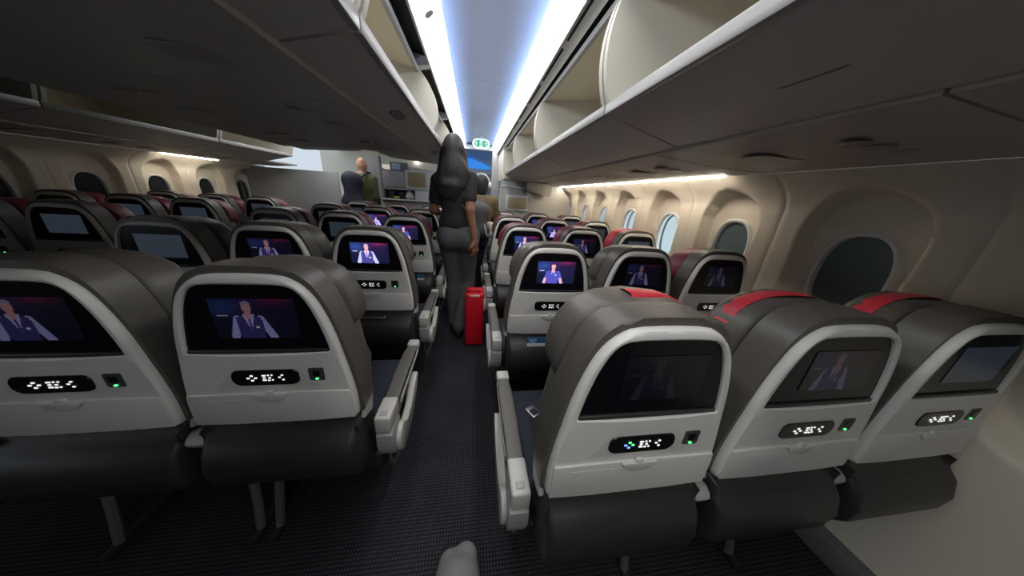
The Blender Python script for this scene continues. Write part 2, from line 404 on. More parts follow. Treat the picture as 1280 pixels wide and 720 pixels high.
# outer sill ring seen through the pane as a dark line
bm = bmesh.new(); ring_oval(bm, .115, .187, .125, .006, .004); seal_me = to_mesh(bm, 'window_seal', mat('seal_dark', (.05, .07, .07), .6))
nwin = 0
for side, X, rz in (('right', XR, 0), ('left', XL, math.pi)):
    wr = struct(empty(f'wall_{side}'), f'beige moulded sidewall on the {side}')
    for k, y in enumerate(WY):
        if side == 'left' and y < .5: continue
        obj('wall_panel', wp, wr, (X, y, 0), (0, 0, rz))
        nwin += 1
        wo = struct(obj(f'window_{nwin}', wf_me, None, (X, y, 1.125), (0, 0, rz)), 'oval cabin window in the sidewall')
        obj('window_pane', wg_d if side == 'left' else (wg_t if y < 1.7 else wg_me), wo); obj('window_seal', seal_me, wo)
    # lower kick strip
    bm = bmesh.new(); add_box(bm, (X - .14 if X > 0 else X + .06, Y0, 0), (X - .06 if X > 0 else X + .14, 5.5, .10), .01)
    struct(obj(f'baseboard_{side}', to_mesh(bm, 'baseboard', BULKD)), 'grey kick strip along the sidewall')

# ------------------------------------------------------------------ overhead bins
# profile in "outboard" coordinate u (0 at the lip, growing away from the aisle) and z
def bin_meshes(L, depth, zl, zt, back_z, under, ru):
    M = {}
    bm = bmesh.new()                                             # bucket: floor + lower skin
    add_prism(bm, [(0, zl - .012), (.012, zl + .012), (.06, zl + .018), (depth, back_z + .02), (depth, back_z), under, ], 'y', .006, L - .006)
    M['bucket'] = to_mesh(bm, 'bucket', BINSHELL)
    bm = bmesh.new(); add_box(bm, (-.006, .004, zl - .018), (.016, L - .004, zl + .020), .006); M['lip'] = to_mesh(bm, 'bin_lip', BINLIP)
    bm = bmesh.new(); add_prism(bm, [(ru + .02, zt), (depth * .6, zt + .06), (depth, zt - .06), (depth, back_z + .02), (depth + .015, back_z + .02), (depth + .015, zt - .05), (depth * .6, zt + .075), (ru + .02, zt + .015)], 'y', .006, L - .006)
    M['liner'] = to_mesh(bm, 'bin_liner', BININ)
    arc = []
    for i in range(13):
        t = i / 12; arc.append((-.045 * math.sin(math.pi * t) ** .8 + .004 + ru * t * t, zl + (zt + .01 - zl) * t))
    prof = arc + [(depth * .6, zt + .06), (depth, zt - .06), (depth, back_z + .02), (.06, zl + .012)]
    bm = bmesh.new(); add_prism(bm, prof, 'y', 0, .022, .004, 1); M['end'] = to_mesh(bm, 'end_panel', BINEND)
    bm = bmesh.new(); add_box(bm, (ru, .004, zt - .014), (ru + .022, L - .004, zt + .014), .004); M['rail'] = to_mesh(bm, 'top_rail', BINLIP)
    bm = bmesh.new(); add_prism(bm, rrect(0, 0, .05, .15, .024), 'z', -.004, .004, .002, 1); M['latch'] = to_mesh(bm, 'bin_latch', mat('latch_grey', (.22, .215, .21), .4))
    return M
def place_bins(M, splits, x0, sgn, labels, group, latch_uz, latch_tilt):
    for i, (a, b) in enumerate(zip(splits[:-1], splits[1:])):
        root = empty('overhead_bin', (x0, a, 0)); tag(root, labels[i], 'overhead bin', group)
        s = ((b - a) / BINL)
        for nm, key in (('bucket', 'bucket'), ('bin_lip', 'lip'), ('bin_liner', 'liner'), ('top_rail', 'rail')):
            obj(nm, M[key], root, (0, 0, 0), (0, 0, 0), (sgn, s, 1))
        obj('end_panel', M['end'], root, (0, .006, 0), (0, 0, 0), (sgn, 1, 1)); obj('end_panel', M['end'], root, (0, b - a - .030, 0), (0, 0, 0), (sgn, 1, 1))
        obj('bin_latch', M['latch'], root, (sgn * latch_uz[0], (b - a) * .55, latch_uz[1]), (0, sgn * latch_tilt, 0))
BINL = 1.16
MR = bin_meshes(BINL, .85, 1.705, 2.045, 1.68, (.33, 1.610), 0)
ML = bin_meshes(BINL, .70, 1.722, 2.040, 1.70, (.165, 1.668), .07)
rs = [-2.46, -1.28, -.10, 1.08, 2.20, 3.36, 4.50]
place_bins(MR, rs, .485, 1, ['overhead bin above the right seats, farthest behind the camera', 'overhead bin above the right seats, first behind the camera'] + ['open cream overhead bin above the right seats, the one nearest the camera', 'open overhead bin above the right seats, second from the camera',
    'open overhead bin above the right seats, third from the camera', 'open overhead bin at the far end of the right-hand row'], 'open bins over the right seats', (.17, 1.655), math.radians(16))
ls = [-2.69, -1.53, -.37, .79, 1.95, 3.11, 3.5]
place_bins(ML, ls, -.265, -1, ['overhead bin above the centre seats, farthest behind the camera', 'overhead bin above the centre seats, first behind the camera'] + ['open overhead bin above the centre seats, right at the top left corner', 'open cream overhead bin above the centre seats, second from the camera',
    'open overhead bin above the centre seats, beside the woman\'s head', 'open overhead bin at the far end of the centre row'], 'open bins over the centre seats', (.085, 1.690), math.radians(18))
place_bins(ML, ls[2:-1], mx(-.265), 1, ['overhead bin of the centre block facing the left aisle, nearest the camera', 'overhead bin of the centre block facing the left aisle, second from the camera', 'overhead bin of the centre block facing the left aisle, third from the camera'],
    'bins facing the left aisle', (.085, 1.690), math.radians(18))
place_bins(MR, rs[3:], mx(.485), -1, ['overhead bin above the far left seats, nearest the camera', 'overhead bin above the far left seats, second from the camera', 'overhead bin above the far left seats, third from the camera'],
    'bins over the far left seats', (.17, 1.655), math.radians(16))
# black panels above the bins, their colour standing for shade in the gap
for nm, x0, x1 in (('right', .43, .60), ('centre', -.60, -.262)):
    bm = bmesh.new(); add_prism(bm, [(x0, 2.13), (x1, 2.13), (x1, 2.16), (x0, 2.16)], 'y', Y0, 5.3)
    if nm == 'centre':
        for y in (.79, 1.95, 3.11): add_prism(bm, [(-.345, 2.055), (-.275, 2.07), (-.275, 2.10), (-.36, 2.12)], 'y', y - .03, y + .03, 0, 1, 1)
    struct(obj('trim_1' if nm == 'right' else 'trim_2', to_mesh(bm, 'gap_shade', [BLACK, BINSHELL])), 'black panel painted as the shade between the bins and the ceiling')

# passenger service panels under the bins: one per seat row
def psu_mesh(a, za, b, zb, c=None, zc=None, L=.79):
    bm = bmesh.new(); pts = [(a, za), (b, zb)] + ([(c, zc)] if c is not None else [])
    add_prism(bm, pts + [(x, z + .02) for x, z in reversed(pts)], 'y', .004, L - .004)
    return to_mesh(bm, 'service_panel', PSU)
psR = psu_mesh(.832, 1.602, 1.15, 1.575, 1.478, 1.572); psC = psu_mesh(-.44, 1.655, -.75, 1.675, AX, 1.682)
bm = bmesh.new(); add_prism(bm, [(.03 * math.cos(a), .03 * math.sin(a)) for a in [i * math.pi / 8 for i in range(16)]], 'z', -.001, .006, .001, 1)
vent_me = to_mesh(bm, 'air_nozzle', mat('nozzle_grey', (.36, .34, .31), .4))
bm = bmesh.new(); add_prism(bm, rrect(0, 0, .20, .10, .03), 'z', -.0005, .003, .0004, 1); grille_me = to_mesh(bm, 'speaker_plate', mat('plate_grey', (.42, .40, .37), .5))
def psus(me, xs, zs, sgn, y0, n, label):
    root = struct(empty('trim_3'), label)
    for i in range(n):
        p = obj('service_panel', me, root, (0 if sgn > 0 else 2 * AX, y0 + .79 * i, 0), (0, 0, 0), (sgn, 1, 1))
        obj('speaker_plate', grille_me, p, (xs, .50, zs - .002))
        for q in (-.09, 0, .09): obj('air_nozzle', vent_me, p, (xs + q, .22, zs - .003))
psus(psR, 1.12, 1.575, 1, -2.72, 10, 'grey service panels under the right bins'); psus(psR, 1.12, 1.575, -1, 1.23, 5, 'grey service panels under the far left bins')
psus(psC, -.70, 1.671, 1, -2.72, 7, 'grey service panels under the centre bins, right half'); psus(psC, -.70, 1.671, -1, -2.72, 7, 'grey service panels under the centre bins, left half')
# warm wash light along the top of the right sidewall
for nm, X, sg, ya in (('right', 1.440, 1, 1.45), ('left', mx(1.440), -1, 3.8)):
    bm = bmesh.new(); add_box(bm, (min(X, X + sg * .012), ya, 1.562), (max(X, X + sg * .012), 4.5, 1.567))
    struct(obj('trim_4' if nm == 'right' else 'trim_5', to_mesh(bm, 'wash_light', WASH, 0)), f'warm light strip above the {nm} windows')
# outer skin above the walls, closing the cabin
bm = bmesh.new()
for s in (1, -1):
    g = (lambda x: x) if s > 0 else mx
    add_prism(bm, [(g(1.452), 1.585), (g(1.95), 1.62), (g(1.95), 1.66), (g(1.45), 1.62)], 'y', Y0, 5.5)
    add_prism(bm, [(g(1.97), -.02), (g(2.0), -.02), (g(2.0), .80), (g(1.97), .80)], 'y', Y0, 5.5)
add_prism(bm, [(-4.1, 2.32), (1.95, 2.32), (1.95, 2.36), (-4.1, 2.36)], 'y', Y0, Y1 + .0)
for s in (1, -1):
    g = (lambda x: x) if s > 0 else mx
    add_prism(bm, [(g(1.40), 1.70), (g(1.43), 1.70), (g(1.43), 2.32), (g(1.40), 2.32)], 'y', Y0, 5.5)
add_prism(bm, [(-4.1, -.02), (1.95, -.02), (1.95, 2.34), (-4.1, 2.34)], 'y', Y0 - .05, Y0)
struct(obj('trim_6', to_mesh(bm, 'crown_shell', BULKD)), 'hidden structure above the bins')

# ------------------------------------------------------------------ forward end of the cabin
def slab(bm, lo, hi, bev=.006, mi=0): add_box(bm, lo, hi, bev, 2, mi)
# right divider
rd = struct(empty('wall_front_right', (0, 4.5, 0)), 'grey partition with a blank monitor ahead of the right seats')
bm = bmesh.new(); add_prism(bm, smooth_poly([(.42, .02), (.42, 1.50), (.47, 1.525), (.885, 1.50), (.885, .02)], 1), 'y', 0, .05, .008); obj('partition', to_mesh(bm, 'partition', BULK), rd)
bm = bmesh.new(); add_tube(bm, [(.425, -.004, .1), (.425, -.004, 1.47), (.435, -.004, 1.50), (.47, -.004, 1.522), (.88, -.004, 1.497)], .010, 8); obj('edge_trim', to_mesh(bm, 'edge_trim', BULKE), rd)
bm = bmesh.new(); add_box(bm, (.52, -.03, 1.14), (.895, 0, 1.385), .012); obj('monitor_frame', to_mesh(bm, 'monitor_frame', BULKE), rd)
bm = bmesh.new(); add_box(bm, (.555, -.034, 1.17), (.87, -.026, 1.355), .003); obj('monitor', to_mesh(bm, 'monitor', TAN), rd)
bm = bmesh.new(); add_prism(bm, [(.89, .02), (.89, 1.56), (1.45, 1.56), (1.62, 1.40), (1.69, 1.1), (1.69, .3), (1.6, .02)], 'y', .0, .05, .006); obj('partition', to_mesh(bm, 'partition', BULKB), rd)
bm = bmesh.new(); add_prism(bm, smooth_poly([(.85, 1.62), (.85, 1.50), (.90, 1.445), (1.17, 1.40), (1.20, 1.42), (1.20, 1.60)], 1), 'y', -.32, -.005, .01); obj('end_fairing', to_mesh(bm, 'end_fairing', BULKB), rd)
bm = bmesh.new(); add_box(bm, (.43, .06, 1.40), (1.5, .10, 1.70), .004); obj('partition', to_mesh(bm, 'partition', BULK), rd)
# centre divider at y = 4.8
cd = struct(empty('wall_front_centre', (0, 4.8, 0)), 'grey partition with blank monitor and niche ahead of the centre seats')
def part(nm, lo, hi, m, bev=.006, par=cd):
    b = bmesh.new(); add_box(b, lo, hi, bev); return obj(nm, to_mesh(b, nm, m), par)
part('partition', (-1.55, .0, .02), (-.60, .06, 1.17), BULK); part('ledge', (-1.53, -.06, 1.172), (-.66, .22, 1.195), BULKE)
part('panel', (-1.49, -.02, 1.372), (-1.135, .05, 1.63), BULK, .01); part('placard', (-1.42, -.026, 1.54), (-1.37, -.018, 1.59), mat('placard_pink', (.5, .36, .34), .5))
part('monitor_frame', (-1.13, -.03, 1.355), (-.67, .05, 1.655), BULKE, .012); part('monitor', (-1.09, -.036, 1.405), (-.80, -.026, 1.625), TAN, .004)
part('side_post', (-.69, -.02, 1.197), (-.62, .22, 1.66), BULK); part('side_post', (-1.56, -.02, 1.197), (-1.50, .22, 1.66), BULK)
part('shelf', (-1.50, .0, 1.345), (-1.0, .2, 1.370), BULKE); part('niche_back', (-1.50, .2, 1.197), (-.69, .22, 1.655), TEAL); part('niche_panel', (-.99, -.02, 1.197), (-.70, .02, 1.35), BULKE, .008)
part('top_ledge', (-1.36, .0, 1.632), (-1.08, .2, 1.76), BULKD); part('blue_panel', (-1.33, -.006, 1.65), (-1.20, .0, 1.74), BLUEPALE, .002)
bm = bmesh.new(); add_box(bm, (-1.40, .5, 1.66), (-.62, .55, 2.3)); add_prism(bm, [(-1.36, 1.76), (-.62, 1.66), (-.50, 1.70), (-.50, 2.30), (-1.5, 2.30)], 'y', .25, .30)
obj('upper_panel', to_mesh(bm, 'upper_panel', CREAM), cd)
bm = bmesh.new(); add_tube(bm, [(-.98, .20, 1.83), (-.98, .25, 1.83)], .022, 12); obj('spot_lamp', to_mesh(bm, 'spot_lamp', LAMP), cd)
# things in the niche
bm = bmesh.new(); add_box(bm, (0, 0, 0), (.10, .13, .125), .025, 3); add_box(bm, (.03, .045, .12), (.07, .085, .135), .008); bp_me = to_mesh(bm, 'black_pouch', SHOE)
tag(obj('black_pouch', bp_me, None, (-1.425, 4.84, 1.196)), 'black pouch at the left end of the partition niche', 'bag', 'black pouches in the niche')
tag(obj('black_pouch', bp_me, None, (-1.27, 4.84, 1.196)), 'black pouch right beside the white pillow in the partition niche', 'bag', 'black pouches in the niche')
pil = sdf_mesh('pillow', [cap((-1.13, 4.90, 1.24), (-1.10, 4.90, 1.31), .042, .032), cap((-1.10, 4.90, 1.31), (-1.02, 4.90, 1.235), .034, .030), cap((-1.12, 4.88, 1.25), (-1.04, 4.88, 1.23), .034)], WHITECLOTH, .008, .03)
tag(obj('white_pillow', pil), 'crumpled white pillow on the partition ledge', 'pillow')
lm = sdf_mesh('lime_cloth', [cap((-1.33, 4.83, 1.215), (-1.27, 4.82, 1.214), .018), cap((-1.30, 4.82, 1.225), (-1.265, 4.825, 1.22), .014)], LEAF, .006, .02)
tag(obj('lime_cloth', lm), 'small lime green cloth lying before the black pouches', 'cloth')

# beyond the dividers: door zone
fw_ = struct(empty('wall_front'), 'forward cabin walls')
def fpart(nm, lo, hi, m, bev=.006): return part(nm, lo, hi, m, bev, fw_)
fpart('end_wall', (-4.1, 8.4, 0), (1.95, 8.45, 2.6), TEAL)
fpart('galley_unit', (.10, 6.6, 0), (.42, 7.6, 1.80), TEAL); fpart('galley_unit', (-.75, 6.6, 0), (-.15, 7.6, 1.80), BULKD)
fpart('header_beam', (-.6, 6.55, 1.84), (.60, 6.62, 1.90), BULKE)
fpart('door_post', (.32, 5.3, 0), (.55, 5.42, 2.12), BULK); fpart('door_post', (-.42, 5.3, 0), (-.30, 5.42, 2.12), BULK)
fpart('ceiling_edge', (-.45, 5.35, 2.13), (.55, 5.42, 2.20), BULKE)
bm = bmesh.new(); add_prism(bm, [(5.42, 2.32), (6.0, 2.30), (6.55, 2.12), (6.55, 2.35), (5.42, 2.36)], 'x', -.62, .62); obj('door_zone_ceiling', to_mesh(bm, 'door_zone_ceiling', BLUEPALE), fw_)
bm = bmesh.new(); add_prism(bm, [(-.22, 1.90), (-.22, 2.11), (-.05, 2.10), (.24, 2.0), (.36, 1.95), (.36, 1.90)], 'y', 6.50, 6.545, .004); obj('blue_lit_panel', to_mesh(bm, 'blue_lit_panel', BLUEGLOW), fw_)
fpart('upper_wall', (-.62, 6.545, 1.90), (.62, 6.60, 2.36), BLUEPALE)
bm = bmesh.new(); add_prism(bm, [(.46, 1.62), (.44, 1.75), (.43, 1.95), (.45, 2.09), (1.3, 2.09), (1.3, 1.60)], 'y', 4.505, 5.3, .02); obj('bin_end_fairing', to_mesh(bm, 'bin_end_fairing', CREAM), fw_)
fpart('left_ceiling', (-3.6, 5.36, 2.2), (-.7, 8.4, 2.26), CREAM); fpart('right_ceiling', (.7, 5.36, 2.2), (1.9, 8.4, 2.26), CREAM)
fpart('left_seat_shell', (-1.50, 6.0, 0), (-.75, 6.08, 1.25), BULKD, .03); fpart('left_cabinet', (-2.6, 7.4, 0), (-1.7, 7.5, 1.9), CREAM)
fpart('left_end_wall', (-4.1, 8.3, 0), (-1.2, 8.38, 2.6), CREAM); fpart('left_partition', (-3.75, 5.2, 0), (-2.35, 5.26, 1.55), BULK)
for x, y in ((-2.0, 6.6), (.0, 7.4)):
    bm = bmesh.new(); add_box(bm, (x - .25, y - .4, 2.185), (x + .25, y + .4, 2.199), .002)
    obj('fill_light', to_mesh(bm, 'fill_light', mat('front_fill', (1, 1, 1), .5, emit=(1, .95, .85), power=FRONT_POWER)), fw_)  # unseen lamp added to brighten the far end
bm = bmesh.new(); add_prism(bm, [(-1.70, .02), (-1.86, .02), (-1.88, 1.12), (-2.05, 1.88), (-1.75, 1.90), (-1.71, 1.13)], 'y', 5.55, 5.65, .01); obj('slanted_post', to_mesh(bm, 'slanted_post', BULKD), fw_)
# exit sign: white oval lens with green panels, running figure and arrows
es = tag(empty('exit_sign', (.095, 4.62, 2.115)), 'green and white oval exit sign under the far end of the ceiling', 'exit sign'); es.scale = (1.22, 1, 1.18)
bm = bmesh.new(); add_prism(bm, rrect(0, 0, .225, .125, .062, 8), 'y', 0, .02, .004); obj('sign_body', to_mesh(bm, 'sign_body', EXITW), es)
bm = bmesh.new()
for s in (-1, 1):
    pts = [(s * .018, -.038), (s * .018, .038)] + [(s * (.052 + .036 * math.cos(a)), .038 * math.sin(a)) for a in [math.radians(90 - 15 * i) for i in range(13)]]
    add_prism(bm, pts, 'y', -.003, 0)
obj('sign_panel', to_mesh(bm, 'sign_panel', EXITG, 0), es)
bm = bmesh.new()
for s in (-1, 1): add_prism(bm, [(s * .058, -.022), (s * .066, -.022), (s * .066, .006), (s * .078, .006), (s * .062, .024), (s * .046, .006), (s * .058, .006)], 'y', -.005, -.003)
obj('arrow', to_mesh(bm, 'arrow', EXITW, 0), es)
bm = bmesh.new(); add_prism(bm, rrect(0, .022, .010, .010, .005), 'y', -.005, 0); add_prism(bm, [(-.006, .014), (.008, .012), (.006, -.008), (.013, -.028), (.007, -.030), (0, -.012), (-.010, -.028), (-.014, -.024), (-.006, -.006)], 'y', -.005, 0)
obj('figure', to_mesh(bm, 'figure', EXITG, 0), es)
bm = bmesh.new(); add_box(bm, (-.02, .003, .05), (.02, .017, .10), .003); obj('hanger', to_mesh(bm, 'hanger', BULKE), es)

# ================================================================== SEATS
OUT_H = [(.208, .683), (.218, .690), (.220, .72), (.219, .777), (.210, .853), (.202, .90), (.196, .94), (.190, .975), (.182, 1.01), (.172, 1.045), (.158, 1.083), (.140, 1.113), (.116, 1.135), (.085, 1.150), (0, 1.153)]
GL_H = [(.173, .925), (.171, .945), (.164, .985), (.155, 1.025), (.143, 1.065), (.128, 1.098), (.112, 1.116), (.088, 1.125), (0, 1.126)]
OUTP, GLP = smooth_poly(mirror(OUT_H), 1), smooth_poly(mirror(GL_H), 1)
CC = (0, 1.0)
ANG = sorted(set(round(math.atan2(z - CC[1], x - CC[0]), 4) for x, z in OUTP + GLP) | set(round(-math.pi + i * math.pi / 32, 4) for i in range(64)))
def loop(poly, k=1.0, dz=0): return [(CC[0] + (p[0] - CC[0]) * k, CC[1] + (p[1] - CC[1]) * k + dz) for p in [ray_poly(poly, CC, a) for a in ANG]]
def build_shell():
    bm = bmesh.new(); outer = loop(OUTP); inner = loop(GLP)
    mid = [(o[0] * .45 + i[0] * .55, o[1] * .45 + i[1] * .55) for o, i in zip(outer, inner)]
    def inset(a, b, d):
        r = []
        for p, q in zip(a, b):
            v = Vector((q[0] - p[0], q[1] - p[1])); l = v.length; v = v / l * min(d, l * .4); r.append((p[0] + v.x, p[1] + v.y))
        return r
    L = [(outer, .024), (outer, .012), (inset(outer, inner, .004), .003), (inset(outer, inner, .011), -.001), (inset(inner, outer, .006), -.001), (inset(inner, outer, .001), .003), (inner, .012)]
    rings = [[bm.verts.new((p[0], y, p[1])) for p in lp] for lp, y in L]; n = len(ANG)
    for A, B in zip(rings[:-1], rings[1:]):
        for k in range(n): bm.faces.new([A[k], A[(k + 1) % n], B[(k + 1) % n], B[k]])
    bm.faces.new(rings[0])
    return to_mesh(bm, 'back_shell', SHELL, 35)
def scaled(poly, k, dz=0): return [(x * k, CC[1] + (z - CC[1]) * k + dz) for x, z in poly]
ME = {}
ME['shell'] = build_shell()
bm = bmesh.new(); add_prism(bm, scaled(GLP, 1.008), 'y', .008, .016); ME['glass'] = to_mesh(bm, 'screen_bezel', GLASS)
bm = bmesh.new(); add_box(bm, (-.172, .002, .9255), (.172, .010, .937), .003); ME['ledge'] = to_mesh(bm, 'bezel_ledge', mat('bezel_grey', (.035, .035, .037), .35))
bm = bmesh.new(); add_prism(bm, rrect(0, 0, .168, .050, .017), 'y', -.004, .006, .002, 1); ME['panel'] = to_mesh(bm, 'control_panel', PANELBLK)
def icons(special):
    bm = bmesh.new()
    def dot(x, z, w_=.006, h_=.0045, mi=0): add_box(bm, (x - w_ / 2, -.0055, z - h_ / 2), (x + w_ / 2, -.0042, z + h_ / 2), 0, 1, mi)
    for i, (x, z) in enumerate(((-.047, 0), (-.037, .009), (-.037, -.009), (-.027, 0))): dot(x, z, .007, .005, (2, 1, 2, 1)[i] if special else 0)
    for x, z, w_ in ((-.004, .009, .010), (-.004, 0, .007), (-.004, -.009, .010), (.008, .010, .004), (.011, 0, .006), (.008, -.010, .006), (.018, .010, .004), (.018, -.009, .004)): dot(x, z, w_)
    for x, z in ((.046, .009), (.038, .001), (.047, -.009)): dot(x, z, .006)
    return to_mesh(bm, 'panel_icons', [ICON, LEDG, LEDB], 0)
ME['icons'] = icons(False); ME['icons_a'] = icons(True)
bm = bmesh.new(); add_prism(bm, rrect(0, 0, .040, .042, .004), 'y', -.003, .004, .001, 1); add_box(bm, (-.009, -.0045, -.006), (.009, -.003, .012), 0, 1, 1); ME['port'] = to_mesh(bm, 'power_port', [PORT, PANELBLK])
bm = bmesh.new(); add_prism(bm, rrect(0, -.015, .008, .005, .002), 'y', -.005, -.003); ME['led'] = to_mesh(bm, 'port_light', LEDG, 0)
bm = bmesh.new(); add_prism(bm, smooth_poly([(-.212, .689), (.212, .689), (.2125, .70), (.211, .79), (.209, .797), (-.209, .797), (-.211, .79), (-.2125, .70)], 1), 'y', -.0065, .004, .003, 2)
add_box(bm, (-.17, -.0072, .776), (-.06, -.006, .778)); ME['tray'] = to_mesh(bm, 'tray_table', TRAY)
bm = bmesh.new()
add_prism(bm, [(-.046, .798), (.046, .798), (.040, .786), (.028, .776), (.012, .771), (-.012, .771), (-.028, .776), (-.040, .786)], 'y', -.013, -.006, .003, 2); add_box(bm, (-.010, -.012, .796), (.010, -.002, .808), .003); ME['tlatch'] = to_mesh(bm, 'tray_latch', LATCH)
# back cushion: a thick pad whose rim shows round the shell
bm = bmesh.new(); rimp = [(x * 1.055, z if z < 1 else CC[1] + (z - CC[1]) * 1.12) for x, z in OUTP]
add_prism(bm, rimp, 'y', .018, .100, .022, 4)
add_prism(bm, mirror([(.205, .68), (.208, .80), (.195, .95), (.16, 1.0), (0, 1.0)]), 'y', .09, .18, .03, 3)
ME['cushion'] = to_mesh(bm, 'back_cushion', LEATHER)
bm = bmesh.new(); add_box(bm, (-.205, .06, .44), (.205, .17, .70), .03, 3); ME['lumbar'] = to_mesh(bm, 'lower_cushion', NAVY)
HR = mirror([(.150, .965), (.185, .972), (.201, 1.00), (.203, 1.03), (.196, 1.075), (.178, 1.12), (.150, 1.155), (.118, 1.174), (.085, 1.186), (0, 1.187)])
bm = bmesh.new(); add_prism(bm, HR, 'y', .102, .225, .027, 4); hr_bm = bm
hb = hr_bm.copy(); hc = hr_bm.copy(); ME['headrest_burg'] = to_mesh(hb, 'headrest', BURG); ME['headrest_red'] = to_mesh(hc, 'headrest', RED); ME['headrest'] = to_mesh(hr_bm, 'headrest', LEATHER)
def hr_cover(x0, x1, m, y0, k=1.012):
    """cover that wraps over the top of the headrest and down its front"""
    bm = bmesh.new(); n = 14; S = []
    def ztop(x):
        pts = [(0, 1.190), (.07, 1.187), (.118, 1.174), (.150, 1.155), (.178, 1.12), (.196, 1.075), (.203, 1.03)]; x = abs(x)
        for (a, za), (b, zb) in zip(pts[:-1], pts[1:]):
            if x <= b: return za + (zb - za) * (x - a) / (b - a)
        return 1.03
    for i in range(n + 1):
        x = x0 + (x1 - x0) * i / n; z = ztop(x)
        S.append([bm.verts.new((x, y, max(zz, 1.0))) for y, zz in ((y0, z + .003 - max(0, .146 - y0) * .9), (.150, z + .004), (.185, z + .004), (.208, z - .004), (.222, z - .018), (.230, z - .045), (.231, 1.00))])
    for A, B in zip(S[:-1], S[1:]):
        for k_ in range(6): bm.faces.new([A[k_], B[k_], B[k_ + 1], A[k_ + 1]])
    return to_mesh(bm, 'headrest_cover', m, 60)
ME['cover_red_a'] = hr_cover(-.015, .150, RED, .134); ME['cover_red'] = hr_cover(-.185, .175, RED, .150); 
# lower back: dark leather panel bulging below the tray, with pocket mouth
bm = bmesh.new()
add_prism(bm, [(.014, .69), (.006, .655), (-.016, .638), (-.042, .605), (-.056, .55), (-.048, .49), (-.016, .445), (.05, .425), (.13, .42), (.15, .50), (.12, .69)], 'x', -.212, .212, .02, 3); ME['lower'] = to_mesh(bm, 'lower_back', LOWER)
bm = bmesh.new(); add_tube(bm, [(-.11, -.010, .655), (-.10, -.022, .650), (.05, -.022, .647), (.06, -.014, .653)], .004, 6); ME['rod'] = to_mesh(bm, 'pocket_rod', STEEL)
bm = bmesh.new(); add_box(bm, (-.235, .135, .385), (.235, .62, .475), .035, 4); ME['seatpad'] = to_mesh(bm, 'seat_cushion', NAVY)
bm = bmesh.new(); add_box(bm, (-.232, .10, .30), (.232, .58, .384), .01, 2); ME['pan'] = to_mesh(bm, 'seat_pan', DARKMETAL)
bm = bmesh.new()
add_tube(bm, [(.19, .16, .30), (.20, .13, .15), (.205, .10, .02)], .016, 8); ME['leg_r'] = to_mesh(bm, 'leg', STEEL)
bm = bmesh.new(); add_tube(bm, [(.19, .50, .30), (.20, .52, .15), (.205, .54, .02)], .016, 8); ME['leg_f'] = to_mesh(bm, 'leg', STEEL)
bm = bmesh.new(); add_box(bm, (.19, .05, 0), (.222, .60, .03), .006); ME['rail'] = to_mesh(bm, 'seat_rail', DARKMETAL)
bm = bmesh.new(); add_prism(bm, [(.02, .66), (.05, .735), (.075, .74), (.10, .70), (.08, .64)], 'x', -.008, .008, .004, 2); ME['hinge'] = to_mesh(bm, 'recline_hinge', ARMGREY)
# aisle armrest (local x = 0 at pad centre, +x towards the aisle)
bm = bmesh.new(); add_prism(bm, [(.16, .566), (.16, .604), (.30, .608), (.47, .606), (.54, .598), (.54, .574), (.46, .570), (.30, .572)], 'x', -.026, .026, .009, 3); ME['pad'] = to_mesh(bm, 'arm_pad', ARMPAD)
bm = bmesh.new(); add_prism(bm, [(.20, .545), (.50, .560), (.545, .572), (.545, .580), (.20, .570)], 'x', .016, .029, .004, 2); ME['padstrip'] = to_mesh(bm, 'pad_strip', ARMEDGE)
bm = bmesh.new(); add_box(bm, (-.028, .055, .545), (.028, .165, .612), .008, 3); ME['rearcap'] = to_mesh(bm, 'rear_cap', ARMEDGE)
bm = bmesh.new(); add_box(bm, (-.013, .07, .608), (.013, .092, .615), .003); ME['button'] = to_mesh(bm, 'recline_button', BINLIP)
bm = bmesh.new(); add_box(bm, (-.028, .538, .568), (.028, .592, .608), .008, 3); ME['frontcap'] = to_mesh(bm, 'front_cap', ARMEDGE)
bm = bmesh.new(); add_prism(bm, smooth_poly([(.056, .548), (.058, .47), (.075, .41), (.125, .405), (.15, .46), (.165, .548)], 1), 'x', -.029, .029, .006, 2); ME['armbody'] = to_mesh(bm, 'arm_body', ARMGREY)
J = [(.085, .47), (.095, .40), (.14, .372), (.20, .376), (.30, .412), (.41, .478), (.435, .518), (.405, .532), (.36, .514), (.28, .468), (.215, .446), (.175, .462), (.155, .50), (.12, .50)]
bm = bmesh.new(); add_prism(bm, smooth_poly(J, 1), 'x', .018, .046, .006, 2); ME['bumper'] = to_mesh(bm, 'side_bumper', ARMEDGE)
bm = bmesh.new(); add_tube(bm, [(-.016, y_, z_) for y_, z_ in ((.125, .40), (.13, .33), (.15, .262), (.18, .246), (.30, .225), (.39, .212), (.425, .222), (.435, .26), (.42, .34), (.40, .44), (.30, .43))], .0075, 8, True); ME['loop'] = to_mesh(bm, 'bag_guard', STEEL)
bm = bmesh.new(); add_prism(bm, [(.10, .558), (.10, .606), (.50, .606), (.54, .596), (.54, .570)], 'x', -.022, .022, .010, 2); ME['midpad'] = to_mesh(bm, 'arm_pad', ARMPAD)
bm = bmesh.new(); add_prism(bm, smooth_poly([(-.005, .60), (-.015, .63), (.02, .652), (.10, .61), (.16, .56), (.12, .545), (.05, .565)], 1), 'x', -.024, .024, .008, 2); ME['midblock'] = to_mesh(bm, 'arm_block', ARMGREY)

